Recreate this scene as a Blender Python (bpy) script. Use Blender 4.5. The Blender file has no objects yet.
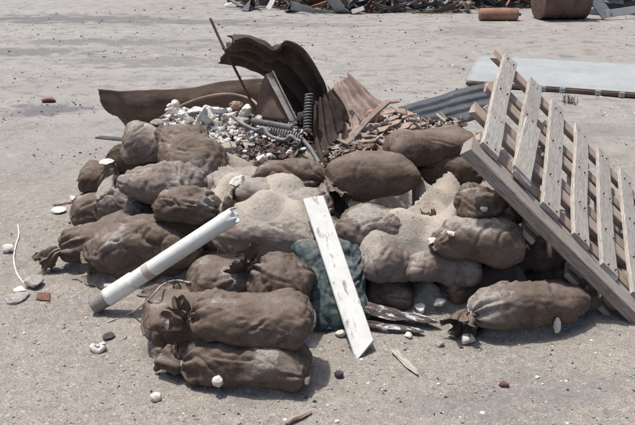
import bpy, math, random
import numpy as np
from mathutils import Matrix, Vector

random.seed(7)
rng = np.random.default_rng(11)
scene = bpy.context.scene

# ------------------------------------------------------------------ camera
CAM_H, PITCH, FPX = 1.70, math.radians(18.5), 882.0
cam_data = bpy.data.cameras.new('camera')
cam_data.lens = 50.0
cam_data.sensor_width = 36.0
cam_data.clip_start = 0.05
cam_data.clip_end = 3000
cam = bpy.data.objects.new('camera', cam_data)
scene.collection.objects.link(cam)
cam.location = (0, 0, CAM_H)
cam.rotation_euler = (math.pi / 2 - PITCH, 0, 0)
scene.camera = cam

# ------------------------------------------------------------------ sky, sun, exposure
SUN_EL, SUN_AZ = math.radians(74), math.radians(-62)     # azimuth from +Y towards +X
world = bpy.data.worlds.new('World')
scene.world = world
world.use_nodes = True
wn = world.node_tree
wn.nodes.clear()
w_out = wn.nodes.new('ShaderNodeOutputWorld')
w_bg = wn.nodes.new('ShaderNodeBackground')
w_sky = wn.nodes.new('ShaderNodeTexSky')
w_sky.sky_type = 'NISHITA'
w_sky.sun_disc = False
w_sky.sun_elevation = SUN_EL
w_sky.sun_rotation = SUN_AZ
w_sky.air_density = 1.0
w_sky.dust_density = 5.0
w_bg.inputs['Strength'].default_value = 0.12
wn.links.new(w_sky.outputs[0], w_bg.inputs[0])
wn.links.new(w_bg.outputs[0], w_out.inputs[0])

sd = bpy.data.lights.new('sun', 'SUN')
sd.energy = 3.7
sd.angle = math.radians(2.5)
sd.color = (1.0, 0.94, 0.86)
sun = bpy.data.objects.new('sun', sd)
scene.collection.objects.link(sun)
to_sun = Vector((math.sin(SUN_AZ) * math.cos(SUN_EL), math.cos(SUN_AZ) * math.cos(SUN_EL), math.sin(SUN_EL)))
sun.rotation_euler = to_sun.to_track_quat('Z', 'Y').to_euler()
sun.location = to_sun * 30

scene.view_settings.view_transform = 'Standard'
scene.view_settings.look = 'None'
scene.view_settings.gamma = 1.0
scene.view_settings.use_curve_mapping = False
scene.view_settings.exposure = 0.2

# ------------------------------------------------------------------ pixel -> direction
_F = np.array([0, math.cos(PITCH), -math.sin(PITCH)])
_U = np.array([0, math.sin(PITCH), math.cos(PITCH)])
def ray(px, py):
    return np.array([1.0, 0, 0]) * (px - 317.5) / FPX + _F + _U * (212.5 - py) / FPX
def at_z(px, py, z):
    d = ray(px, py)
    return np.array([0, 0, CAM_H]) + d * ((z - CAM_H) / d[2])
def at_y(px, py, y):
    d = ray(px, py)
    return np.array([0, 0, CAM_H]) + d * (y / d[1])

# ------------------------------------------------------------------ noise
_perm = rng.permutation(256)
_perm = np.concatenate([_perm, _perm, _perm])
_grad = rng.normal(size=(256, 3))
_grad /= np.linalg.norm(_grad, axis=1)[:, None]
def pnoise(P):
    P = np.asarray(P, float)
    I = np.floor(P).astype(int)
    Fr = P - I
    I = I & 255
    W = Fr * Fr * Fr * (Fr * (Fr * 6 - 15) + 10)
    out = 0
    for dx in (0, 1):
        wx = W[..., 0] if dx else 1 - W[..., 0]
        for dy in (0, 1):
            wy = W[..., 1] if dy else 1 - W[..., 1]
            for dz in (0, 1):
                wz = W[..., 2] if dz else 1 - W[..., 2]
                h = _perm[_perm[_perm[I[..., 0] + dx] + I[..., 1] + dy] + I[..., 2] + dz]
                g = _grad[h]
                d = g[..., 0] * (Fr[..., 0] - dx) + g[..., 1] * (Fr[..., 1] - dy) + g[..., 2] * (Fr[..., 2] - dz)
                out = out + d * wx * wy * wz
    return out * 1.5
def fbm(P, o=4):
    s, a = 0, 1.0
    for i in range(o):
        s = s + a * pnoise(np.asarray(P) * 2 ** i + 17.3 * i)
        a *= 0.5
    return s
def smooth(a, b, x):
    t = np.clip((x - a) / (b - a), 0, 1)
    return t * t * (3 - 2 * t)

# ------------------------------------------------------------------ materials
def mat(name):
    m = bpy.data.materials.new(name)
    m.use_nodes = True
    nt = m.node_tree
    nt.nodes.clear()
    o = nt.nodes.new('ShaderNodeOutputMaterial')
    b = nt.nodes.new('ShaderNodeBsdfPrincipled')
    nt.links.new(b.outputs[0], o.inputs[0])
    return m, nt, b
class N:
    """small node helper"""
    def __init__(s, nt):
        s.nt = nt
    def _in(s, node, key, v):
        if v is None:
            return
        if isinstance(v, bpy.types.NodeSocket):
            s.nt.links.new(v, node.inputs[key])
        else:
            node.inputs[key].default_value = v
    def coord(s, kind='Object'):
        return s.nt.nodes.new('ShaderNodeTexCoord').outputs[kind]
    def pos(s):
        return s.nt.nodes.new('ShaderNodeNewGeometry').outputs['Position']
    def nz(s):
        g = s.nt.nodes.new('ShaderNodeNewGeometry')
        x = s.nt.nodes.new('ShaderNodeSeparateXYZ')
        s.nt.links.new(g.outputs['Normal'], x.inputs[0])
        return x.outputs[2]
    def mapping(s, v, scale=(1, 1, 1), loc=(0, 0, 0), rot=(0, 0, 0)):
        n = s.nt.nodes.new('ShaderNodeMapping')
        s._in(n, 0, v)
        n.inputs['Scale'].default_value = scale
        n.inputs['Location'].default_value = loc
        n.inputs['Rotation'].default_value = rot
        return n.outputs[0]
    def noise(s, v, scale, detail=4, rough=0.55, dist=0):
        n = s.nt.nodes.new('ShaderNodeTexNoise')
        s._in(n, 'Vector', v)
        n.inputs['Scale'].default_value = scale
        n.inputs['Detail'].default_value = detail
        n.inputs['Roughness'].default_value = rough
        n.inputs['Distortion'].default_value = dist
        return n.outputs[0]
    def voronoi(s, v, scale, feature='F1', out='Distance'):
        n = s.nt.nodes.new('ShaderNodeTexVoronoi')
        n.feature = feature
        s._in(n, 'Vector', v)
        n.inputs['Scale'].default_value = scale
        return n.outputs[out]
    def wave(s, v, scale, dist=0, direction='X'):
        n = s.nt.nodes.new('ShaderNodeTexWave')
        n.bands_direction = direction
        s._in(n, 'Vector', v)
        n.inputs['Scale'].default_value = scale
        n.inputs['Distortion'].default_value = dist
        return n.outputs['Fac']
    def ramp(s, v, stops):
        n = s.nt.nodes.new('ShaderNodeValToRGB')
        s._in(n, 0, v)
        el = n.color_ramp.elements
        while len(el) < len(stops):
            el.new(0.5)
        for e, (p, c) in zip(el, stops):
            e.position = p
            e.color = (c, c, c, 1) if isinstance(c, (int, float)) else (*c, 1)
        return n.outputs[0]
    def mix(s, f, a, b, mode='MIX'):
        n = s.nt.nodes.new('ShaderNodeMix')
        n.data_type = 'RGBA'
        n.blend_type = mode
        s._in(n, 0, f)
        for k, v in ((6, a), (7, b)):
            if isinstance(v, (tuple, list)) and len(v) == 3:
                v = (*v, 1)
            if isinstance(v, (int, float)):
                v = (v, v, v, 1)
            s._in(n, k, v)
        return n.outputs[2]
    def math(s, op, a, b=0.0, clamp=False):
        n = s.nt.nodes.new('ShaderNodeMath')
        n.operation = op
        n.use_clamp = clamp
        s._in(n, 0, a)
        s._in(n, 1, b)
        return n.outputs[0]
    def prop(s, name):
        n = s.nt.nodes.new('ShaderNodeAttribute')
        n.attribute_type = 'OBJECT'
        n.attribute_name = name
        return n.outputs['Fac']
    def bump(s, h, strength=0.5, dist=0.01, prev=None):
        n = s.nt.nodes.new('ShaderNodeBump')
        n.inputs['Strength'].default_value = strength
        n.inputs['Distance'].default_value = dist
        s._in(n, 'Height', h)
        if prev is not None:
            s.nt.links.new(prev, n.inputs['Normal'])
        return n.outputs[0]

SAND_A, SAND_B, SAND_C = (0.255, 0.237, 0.211), (0.170, 0.158, 0.142), (0.335, 0.315, 0.285)
def sand_color(n, p):
    fine = n.noise(p, 140, 3, 0.75)
    med = n.noise(p, 26, 4, 0.65)
    big = n.noise(p, 2.2, 4, 0.6)
    c = n.mix(n.ramp(big, [(0.3, 0.0), (0.7, 1.0)]), SAND_B, SAND_A)
    c = n.mix(n.ramp(med, [(0.35, 0.0), (0.75, 0.8)]), c, SAND_C)
    c = n.mix(n.ramp(fine, [(0.33, 0.75), (0.5, 0.0)]), c, (0.12, 0.105, 0.1))
    c = n.mix(n.ramp(fine, [(0.56, 0.0), (0.72, 0.75)]), c, (0.66, 0.63, 0.6))
    return c, fine, med

def make_ground_mat():
    m, nt, b = mat('sandy_ground')
    n = N(nt)
    p = n.pos()
    c, fine, med = sand_color(n, p)
    sepz = nt.nodes.new('ShaderNodeSeparateXYZ')
    nt.links.new(p, sepz.inputs[0])
    # the freshly spilled sand of the heap is paler and warmer than the trodden yard
    hz = n.ramp(n.math('ADD', sepz.outputs[2], n.math('MULTIPLY', n.math('SUBTRACT', med, 0.5), 0.12)), [(0.03, 0.0), (0.10, 1.0)])
    c = n.mix(n.math('MULTIPLY', hz, 0.62), c, (0.47, 0.42, 0.362))
    # large scale: cooler packed grey and damp streaks lying across the yard
    st = n.mapping(p, (0.42, 1.0, 1.0), (3.1, 0.4, 0))
    streak = n.noise(st, 1.15, 6, 0.62, 0.4)
    sep = nt.nodes.new('ShaderNodeSeparateXYZ')
    nt.links.new(p, sep.inputs[0])
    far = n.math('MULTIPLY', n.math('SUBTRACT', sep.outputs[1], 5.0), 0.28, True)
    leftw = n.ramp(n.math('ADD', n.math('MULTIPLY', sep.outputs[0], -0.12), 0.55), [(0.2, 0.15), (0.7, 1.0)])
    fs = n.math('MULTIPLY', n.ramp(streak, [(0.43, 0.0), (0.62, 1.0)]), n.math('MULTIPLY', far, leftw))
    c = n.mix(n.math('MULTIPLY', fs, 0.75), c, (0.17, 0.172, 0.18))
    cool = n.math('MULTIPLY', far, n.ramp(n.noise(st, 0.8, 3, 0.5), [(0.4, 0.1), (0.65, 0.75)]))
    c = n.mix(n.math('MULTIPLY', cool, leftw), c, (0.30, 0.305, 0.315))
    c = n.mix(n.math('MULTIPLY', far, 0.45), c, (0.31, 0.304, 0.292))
    mott = n.noise(n.mapping(p, (1.0, 1.0, 1.0)), 4.5, 6, 0.72, 0.5)  # blotchy tone of the far ground, with shading of its bumps painted in
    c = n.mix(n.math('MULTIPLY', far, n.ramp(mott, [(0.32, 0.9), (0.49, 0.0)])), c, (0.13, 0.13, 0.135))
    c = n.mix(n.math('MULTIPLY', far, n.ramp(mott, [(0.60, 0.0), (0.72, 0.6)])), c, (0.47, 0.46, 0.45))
    # damp grey patches
    for (px, py, ax, ay, k) in ((42, 111, .42, .28, 1.0), (60, 19, 2.2, .8, .95), (190, 22, 1.9, .6, .8), (150, 62, 1.3, .45, .6), (20, 52, 1.1, .5, .8), (300, 25, 1.7, .4, .5), (110, 42, 1.6, .4, .7), (470, 32, .8, .9, .45), (230, 48, 1.0, .3, .5), (600, 130, .5, .3, .4), (560, 395, .35, .2, .35), (480, 405, .3, .15, .3)):
        q = at_z(px, py, 0)
        mp = n.mapping(p, (1 / ax, 1 / ay, 0), (-q[0] / ax, -q[1] / ay, 0))
        ln = nt.nodes.new('ShaderNodeVectorMath'); ln.operation = 'LENGTH'
        nt.links.new(mp, ln.inputs[0])
        e = n.math('ADD', ln.outputs['Value'], n.math('MULTIPLY', n.math('SUBTRACT', n.noise(n.mapping(p, (.9, 1.2, 1)), 2.6, 7, .75, .6), .5), 4.2))
        c = n.mix(n.ramp(e, [(0.55, k), (1.0, 0.0)]), c, (0.145, 0.147, 0.155))
    # coarse grey speckle of trodden grit
    spk = n.voronoi(n.mapping(p, (1, 1, 1)), 38, 'F1', 'Color')
    sx = nt.nodes.new('ShaderNodeSeparateColor'); nt.links.new(spk, sx.inputs[0])
    dot = n.ramp(n.voronoi(p, 38), [(0.16, 1.0), (0.36, 0.0)])
    c = n.mix(n.math('MULTIPLY', dot, n.ramp(sx.outputs[0], [(0.72, 0.0), (0.85, 0.5)])), c, (0.12, 0.115, 0.115))
    c = n.mix(n.math('MULTIPLY', dot, n.ramp(sx.outputs[1], [(0.82, 0.0), (0.92, 0.4)])), c, (0.52, 0.51, 0.5))
    # dark grit patches near by
    grit = n.ramp(n.noise(p, 4.3, 5, 0.7), [(0.55, 0.0), (0.72, 0.55)])
    c = n.mix(grit, c, (0.16, 0.148, 0.142))
    nt.links.new(c, b.inputs['Base Color'])
    b.inputs['Roughness'].default_value = 0.95
    b.inputs['Specular IOR Level'].default_value = 0.15
    v = n.voronoi(p, 95)
    b1 = n.bump(n.noise(p, 7, 5, 0.55), 0.3, 0.03)
    b2 = n.bump(med, 0.5, 0.010, b1)
    b3 = n.bump(n.math('ADD', fine, n.math('MULTIPLY', v, -0.4)), 0.6, 0.005, b2)
    nt.links.new(b3, b.inputs['Normal'])
    return m

def make_bag_mat(name, ca, cb, checks=False, spec=0.15, sand=True):
    m, nt, b = mat(name)
    n = N(nt)
    p = n.coord('Object')
    big = n.noise(p, 5, 4, 0.6)
    med = n.noise(p, 22, 4, 0.6)
    c = n.mix(n.ramp(big, [(0.3, 0.0), (0.7, 1.0)]), ca, cb)
    c = n.mix(n.ramp(med, [(0.35, 0.35), (0.6, 0.0)]), c, tuple(x * 0.55 for x in ca))
    tint = n.prop('tint')
    c = n.mix(1.0, c, n.mix(tint, (0.8, 0.78, 0.78), (1.45, 1.45, 1.5)), 'MULTIPLY')
    # woven threads follow the cloth
    uv = nt.nodes.new('ShaderNodeUVMap').outputs[0]
    t1 = n.noise(n.mapping(uv, (36, 420, 1)), 1.0, 3, 0.6)
    t2 = n.noise(n.mapping(uv, (420, 36, 1)), 1.0, 3, 0.6)
    wv = n.math('ADD', t1, t2)
    c = n.mix(0.75, c, n.mix(n.ramp(n.math('MULTIPLY', wv, 0.5), [(0.36, 0.0), (0.64, 1.0)]), (0.45, 0.45, 0.45), (1.55, 1.55, 1.55)), 'MULTIPLY')
    if checks:
        k1 = n.wave(n.mapping(uv, (1, 0, 0)), 7.5, 0.6, 'X')
        k2 = n.wave(n.mapping(uv, (0, 1, 0)), 7.5, 0.6, 'Y')
        ck = n.math('MAXIMUM', n.ramp(k1, [(0.78, 0.0), (0.95, 1.0)]), n.ramp(k2, [(0.78, 0.0), (0.95, 1.0)]))
        c = n.mix(n.math('MULTIPLY', ck, 0.65), c, (0.028, 0.045, 0.05))
    bp = n.bump(n.noise(p, 40, 5, 0.7, 0.6), 0.5, 0.008)
    bp = n.bump(wv, 0.55, 0.0025, bp)
    if sand:
        dust = n.prop('dust')
        up = n.ramp(n.nz(), [(0.35, 0.0), (0.95, 1.0)])
        pn = n.noise(p, 7.5, 6, 0.68)
        cov = n.math('ADD', n.math('MULTIPLY', up, 0.34), n.math('MULTIPLY', dust, 0.42))
        cov = n.math('ADD', cov, n.math('SUBTRACT', pn, 0.92))
        cmb = nt.nodes.new('ShaderNodeCombineXYZ')
        for k, a_ in enumerate(('stain_x', 'stain_y', 'stain_z')):
            nt.links.new(n.prop(a_), cmb.inputs[k])
        dv = nt.nodes.new('ShaderNodeVectorMath'); dv.operation = 'DISTANCE'
        nt.links.new(p, dv.inputs[0]); nt.links.new(cmb.outputs[0], dv.inputs[1])
        sd_ = n.math('SUBTRACT', 1.0, n.math('DIVIDE', dv.outputs['Value'], n.prop('stain_r')))
        sd_ = n.math('ADD', n.math('MULTIPLY', sd_, 0.45), n.math('MULTIPLY', n.math('SUBTRACT', n.noise(p, 16, 5, 0.7), 0.5), 1.3))
        sd_ = n.math('MAXIMUM', sd_, -1.0)
        cov = n.math('MAXIMUM', cov, n.math('MULTIPLY', sd_, 0.6))
        hard = n.math('MULTIPLY', n.ramp(cov, [(-0.02, 0.0), (0.10, 1.0)]), n.ramp(n.noise(p, 130, 3, 0.7), [(0.3, 0.55), (0.5, 1.0)]))
        soft = n.ramp(n.math('ADD', cov, 0.26), [(0.0, 0.0), (0.42, 0.5)])
        sc, fine, smed = sand_color(n, n.pos())
        c = n.mix(soft, c, (0.29, 0.262, 0.242))
        c = n.mix(hard, c, n.mix(0.4, sc, (0.46, 0.42, 0.385)))
        bp = n.bump(n.math('ADD', hard, n.math('MULTIPLY', fine, hard)), 0.6, 0.006, bp)
    nt.links.new(c, b.inputs['Base Color'])
    nt.links.new(bp, b.inputs['Normal'])
    b.inputs['Roughness'].default_value = 0.92
    b.inputs['Specular IOR Level'].default_value = spec
    return m

def make_wood(name, ca, cb, dark, paint=None, wear=0.5):
    m, nt, b = mat(name)
    n = N(nt)
    oi = nt.nodes.new('ShaderNodeObjectInfo')
    p0 = n.coord('Object')
    add = nt.nodes.new('ShaderNodeVectorMath')
    add.operation = 'ADD'
    nt.links.new(p0, add.inputs[0])
    mul = nt.nodes.new('ShaderNodeVectorMath')
    mul.operation = 'SCALE'
    mul.inputs[0].default_value = (7, 3, 5)
    nt.links.new(oi.outputs['Random'], mul.inputs['Scale'])
    nt.links.new(mul.outputs[0], add.inputs[1])
    p = add.outputs[0]
    g = n.noise(n.mapping(p, (1.6, 26, 26)), 3.0, 6, 0.65, 0.6)
    g2 = n.noise(n.mapping(p, (5, 160, 160)), 3.0, 3, 0.6)
    c = n.mix(n.ramp(g, [(0.3, 0.0), (0.7, 1.0)]), ca, cb)
    c = n.mix(n.ramp(g2, [(0.38, 0.7), (0.52, 0.0)]), c, dark)
    sp = n.noise(p, 14, 4, 0.6)
    c = n.mix(n.ramp(sp, [(0.6, 0.0), (0.75, 0.6)]), c, dark)
    c = n.mix(n.ramp(oi.outputs['Random'], [(0.0, 0.22), (1.0, 0.0)]), c, dark)
    bp = n.bump(g, 0.5, 0.003)
    bp = n.bump(g2, 0.5, 0.0012, bp)
    if paint:
        wr = n.noise(n.mapping(p, (5, 16, 16)), 2.6, 6, 0.7, 0.3)
        f = n.ramp(wr, [(wear - 0.02, 1.0), (wear + 0.03, 0.0)])
        dirt = n.mix(n.ramp(n.noise(p, 18, 5, 0.7), [(0.4, 0.0), (0.8, 0.5)]), paint, tuple(x * 0.6 for x in paint))
        c = n.mix(f, c, dirt)
        bp = n.bump(f, 0.5, 0.002, bp)
    nt.links.new(c, b.inputs['Base Color'])
    nt.links.new(bp, b.inputs['Normal'])
    b.inputs['Roughness'].default_value = 0.85
    b.inputs['Specular IOR Level'].default_value = 0.2
    return m

def make_metal(name, ca, cb, cc, scale=6, rough=0.75, metallic=0.0, stretch=(1, 1, 1)):
    m, nt, b = mat(name)
    n = N(nt)
    p = n.mapping(n.coord('Object'), stretch)
    a = n.noise(p, scale, 6, 0.65, 0.3)
    d = n.noise(p, scale * 5, 5, 0.7)
    c = n.mix(n.ramp(a, [(0.35, 0.0), (0.62, 1.0)]), ca, cb)
    c = n.mix(n.ramp(d, [(0.55, 0.0), (0.75, 0.85)]), c, cc)
    c = n.mix(n.ramp(d, [(0.25, 0.5), (0.42, 0.0)]), c, tuple(x * 0.45 for x in ca))
    nt.links.new(c, b.inputs['Base Color'])
    b.inputs['Roughness'].default_value = rough
    b.inputs['Metallic'].default_value = metallic
    b.inputs['Specular IOR Level'].default_value = 0.25
    nt.links.new(n.bump(n.math('ADD', a, n.math('MULTIPLY', d, 0.4)), 0.4, 0.006), b.inputs['Normal'])
    return m

M = {}
M['ground'] = make_ground_mat()
M['bag'] = make_bag_mat('brown_burlap', (0.090, 0.067, 0.052), (0.150, 0.116, 0.093))
M['bag_grey'] = make_bag_mat('faded_burlap', (0.135, 0.110, 0.096), (0.20, 0.167, 0.146))
M['bag_green'] = make_bag_mat('teal_woven_plastic', (0.047, 0.076, 0.082), (0.085, 0.122, 0.128), True, 0.3)
M['wood'] = make_wood('weathered_grey_wood', (0.345, 0.328, 0.305), (0.515, 0.49, 0.46), (0.15, 0.132, 0.115))
M['wood_beam'] = make_wood('weathered_beam_wood', (0.29, 0.26, 0.235), (0.44, 0.405, 0.37), (0.09, 0.075, 0.065))
M['wood_brown'] = make_wood('brown_wood', (0.34, 0.27, 0.225), (0.48, 0.395, 0.34), (0.15, 0.115, 0.095))
M['wood_pale'] = make_wood('pale_splintered_wood', (0.30, 0.235, 0.20), (0.46, 0.385, 0.34), (0.10, 0.075, 0.065))
M['wood_char'] = make_wood('charred_flaking_wood', (0.06, 0.045, 0.045), (0.16, 0.13, 0.13), (0.02, 0.016, 0.016), (0.52, 0.54, 0.56), 0.44)
M['plank_white'] = make_wood('white_painted_wood', (0.35, 0.33, 0.31), (0.5, 0.48, 0.46), (0.16, 0.14, 0.13), (0.63, 0.65, 0.635), 0.59)
M['pipe'] = make_metal('white_pipe', (0.66, 0.69, 0.67), (0.78, 0.80, 0.78), (0.44, 0.41, 0.37), 7, 0.45)
M['pipe_band'] = make_metal('tan_tape', (0.42, 0.36, 0.31), (0.5, 0.44, 0.38), (0.3, 0.25, 0.22), 20, 0.7)
M['steel'] = make_metal('dull_grey_steel', (0.17, 0.168, 0.17), (0.29, 0.285, 0.285), (0.12, 0.085, 0.068), 14, 0.65, 0.2)
M['rust_dark'] = make_metal('dark_rusted_iron', (0.045, 0.032, 0.027), (0.085, 0.058, 0.047), (0.15, 0.105, 0.085), 5, 0.8)
M['rust_deep'] = make_metal('deep_brown_rusted_iron', (0.036, 0.026, 0.022), (0.075, 0.052, 0.042), (0.16, 0.105, 0.08), 4, 0.85)
M['rust_bulge'] = make_metal('streaked_rusted_iron', (0.062, 0.044, 0.036), (0.125, 0.088, 0.070), (0.21, 0.145, 0.11), 4, 0.85, 0, (.6, .6, 2.2))
M['rust_mid'] = make_metal('brown_rusted_iron', (0.095, 0.062, 0.05), (0.15, 0.10, 0.08), (0.23, 0.165, 0.135), 5, 0.85)
M['rust_pale'] = make_metal('pale_corroded_iron', (0.22, 0.165, 0.14), (0.36, 0.29, 0.255), (0.11, 0.078, 0.066), 11, 0.9, 0, (1, 1, 1))
M['rust_orange'] = make_metal('orange_rust', (0.22, 0.12, 0.085), (0.32, 0.19, 0.14), (0.12, 0.07, 0.055), 6, 0.85)
M['tin_blue'] = make_metal('dark_blue_grey_tin', (0.05, 0.055, 0.062), (0.095, 0.103, 0.113), (0.16, 0.16, 0.16), 5, 0.55, 0.2)
M['blue_strip'] = make_metal('blue_grey_strip', (0.11, 0.125, 0.15), (0.17, 0.19, 0.215), (0.25, 0.25, 0.255), 14, 0.6)
M['panel'] = make_metal('pale_blue_grey_panel', (0.27, 0.295, 0.305), (0.335, 0.36, 0.365), (0.24, 0.245, 0.245), 1.6, 0.6)
M['plaster'] = make_metal('white_plaster', (0.52, 0.495, 0.455), (0.70, 0.675, 0.635), (0.32, 0.29, 0.255), 20, 0.9)
M['stone'] = make_metal('pale_stone', (0.5, 0.48, 0.45), (0.68, 0.66, 0.63), (0.32, 0.3, 0.28), 30, 0.9)
M['stone_grey'] = make_metal('grey_stone', (0.24, 0.23, 0.225), (0.36, 0.345, 0.33), (0.16, 0.15, 0.15), 30, 0.9)
M['stone_dark'] = make_metal('dark_cinder', (0.05, 0.045, 0.055), (0.09, 0.08, 0.09), (0.03, 0.03, 0.03), 30, 0.8)
M['brick'] = make_metal('pink_brick', (0.28, 0.18, 0.15), (0.4, 0.28, 0.24), (0.2, 0.13, 0.11), 20, 0.9)
M['rag_red'] = make_metal('faded_red_cloth', (0.13, 0.07, 0.06), (0.18, 0.10, 0.085), (0.09, 0.06, 0.05), 25, 0.95)
M['cable'] = make_metal('grey_cable', (0.3, 0.3, 0.31), (0.42, 0.42, 0.43), (0.2, 0.2, 0.2), 20, 0.6)
M['grass'] = make_metal('grass_blades', (0.07, 0.085, 0.05), (0.11, 0.12, 0.075), (0.16, 0.15, 0.1), 30, 0.9)

# ------------------------------------------------------------------ object helpers
def link(o):
    scene.collection.objects.link(o)
def mesh_of(name, V, Fc, m, smooth_shade=True):
    me = bpy.data.meshes.new(name)
    me.from_pydata([tuple(v) for v in V], [], Fc)
    me.update()
    if smooth_shade:
        me.polygons.foreach_set('use_smooth', [True] * len(me.polygons))
    if m is not None:
        me.materials.append(M[m] if isinstance(m, str) else m)
    return me
def tag(o, label=None, cat=None, group=None, kind=None):
    if label: o['label'] = label
    if cat: o['category'] = cat
    if group: o['group'] = group
    if kind: o['kind'] = kind
    return o
def obj_w(name, V, Fc, m, parent=None, smooth_shade=True, uv=None):
    """mesh from world-space vertices; origin at its base (or the parent's origin)"""
    V = np.asarray(V, float)
    if parent is None:
        org = np.array([(V[:, 0].min() + V[:, 0].max()) / 2, (V[:, 1].min() + V[:, 1].max()) / 2, V[:, 2].min()])
    else:
        q = parent
        org = np.zeros(3)
        while q is not None:
            org = org + np.array(q.location)
            q = q.parent
    o = bpy.data.objects.new(name, mesh_of(name, V - org, Fc, m, smooth_shade))
    if uv is not None:
        lay_ = o.data.uv_layers.new(name='UVMap')
        vi = np.zeros(len(o.data.loops), int)
        o.data.loops.foreach_get('vertex_index', vi)
        lay_.data.foreach_set('uv', np.asarray(uv, float)[vi].ravel())
    link(o)
    if parent is None:
        o.location = org
    else:
        o.parent = parent
    return o
def empty(name, loc):
    o = bpy.data.objects.new(name, None)
    o.empty_display_size = 0.1
    link(o)
    o.location = loc
    return o
def grid_faces(nu, nv, wrap_v=False):
    f = []
    for i in range(nu - 1):
        for j in range(nv if wrap_v else nv - 1):
            j2 = (j + 1) % nv
            f.append((i * nv + j, i * nv + j2, (i + 1) * nv + j2, (i + 1) * nv + j))
    return f
def grid_normals(G, wrap_v=False):
    du = np.gradient(G, axis=0)
    if wrap_v:
        dv = np.roll(G, -1, 1) - np.roll(G, 1, 1)
    else:
        dv = np.gradient(G, axis=1)
    n = np.cross(du, dv)
    l = np.linalg.norm(n, axis=2, keepdims=True)
    return n / np.maximum(l, 1e-9)
def solid_sheet(G, th):
    """closed plate from a grid of points"""
    nu, nv = G.shape[:2]
    n = grid_normals(G)
    A = (G + n * th / 2).reshape(-1, 3)
    B = (G - n * th / 2).reshape(-1, 3)
    fa = grid_faces(nu, nv)
    k = nu * nv
    F2 = [tuple(x for x in f) for f in fa] + [tuple(x + k for x in reversed(f)) for f in fa]
    loop = [j for j in range(nv)] + [i * nv + nv - 1 for i in range(1, nu)] + \
           [(nu - 1) * nv + j for j in range(nv - 2, -1, -1)] + [i * nv for i in range(nu - 2, 0, -1)]
    for a, b in zip(loop, loop[1:] + loop[:1]):
        F2.append((b, a, a + k, b + k))
    return np.vstack([A, B]), F2
def resample(pts, n):
    """smooth (Catmull-Rom) resampling of a polyline"""
    P = np.asarray(pts, float)
    if len(P) == 2:
        return P[0] + (P[1] - P[0]) * np.linspace(0, 1, n)[:, None]
    P = np.vstack([2 * P[0] - P[1], P, 2 * P[-1] - P[-2]])
    out = []
    for t in np.linspace(0, len(P) - 3, n):
        i = min(int(t), len(P) - 4)
        u = t - i
        p0, p1, p2, p3 = P[i:i + 4]
        out.append(0.5 * (2 * p1 + (p2 - p0) * u + (2 * p0 - 5 * p1 + 4 * p2 - p3) * u * u + (3 * p1 - p0 - 3 * p2 + p3) * u ** 3))
    return np.array(out)
def tube(path, r, nv=10, cap=True, jitter=0):
    P = np.asarray(path, float)
    n = len(P)
    r = np.broadcast_to(np.asarray(r, float), (n,))
    T = np.gradient(P, axis=0)
    T /= np.linalg.norm(T, axis=1)[:, None]
    up = np.array([0, 0, 1.0]) if abs(T[0][2]) < 0.9 else np.array([1.0, 0, 0])
    V = []
    a = np.cross(T[0], up); a /= np.linalg.norm(a)
    for i in range(n):
        a = a - T[i] * (a @ T[i]); a /= np.linalg.norm(a)
        b = np.cross(T[i], a)
        for j in range(nv):
            th = 2 * math.pi * j / nv
            V.append(P[i] + (a * math.cos(th) + b * math.sin(th)) * r[i] * (1 + (rng.uniform(-jitter, jitter) if jitter else 0)))
    Fc = grid_faces(n, nv, True)
    if cap:
        Fc.append(tuple(range(nv - 1, -1, -1)))
        Fc.append(tuple((n - 1) * nv + j for j in range(nv)))
    return np.array(V), Fc
def frame(xdir, updir):
    x = np.asarray(xdir, float); x = x / np.linalg.norm(x)
    z = np.asarray(updir, float); z = z - x * (z @ x); z /= np.linalg.norm(z)
    y = np.cross(z, x)
    return x, y, z
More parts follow.
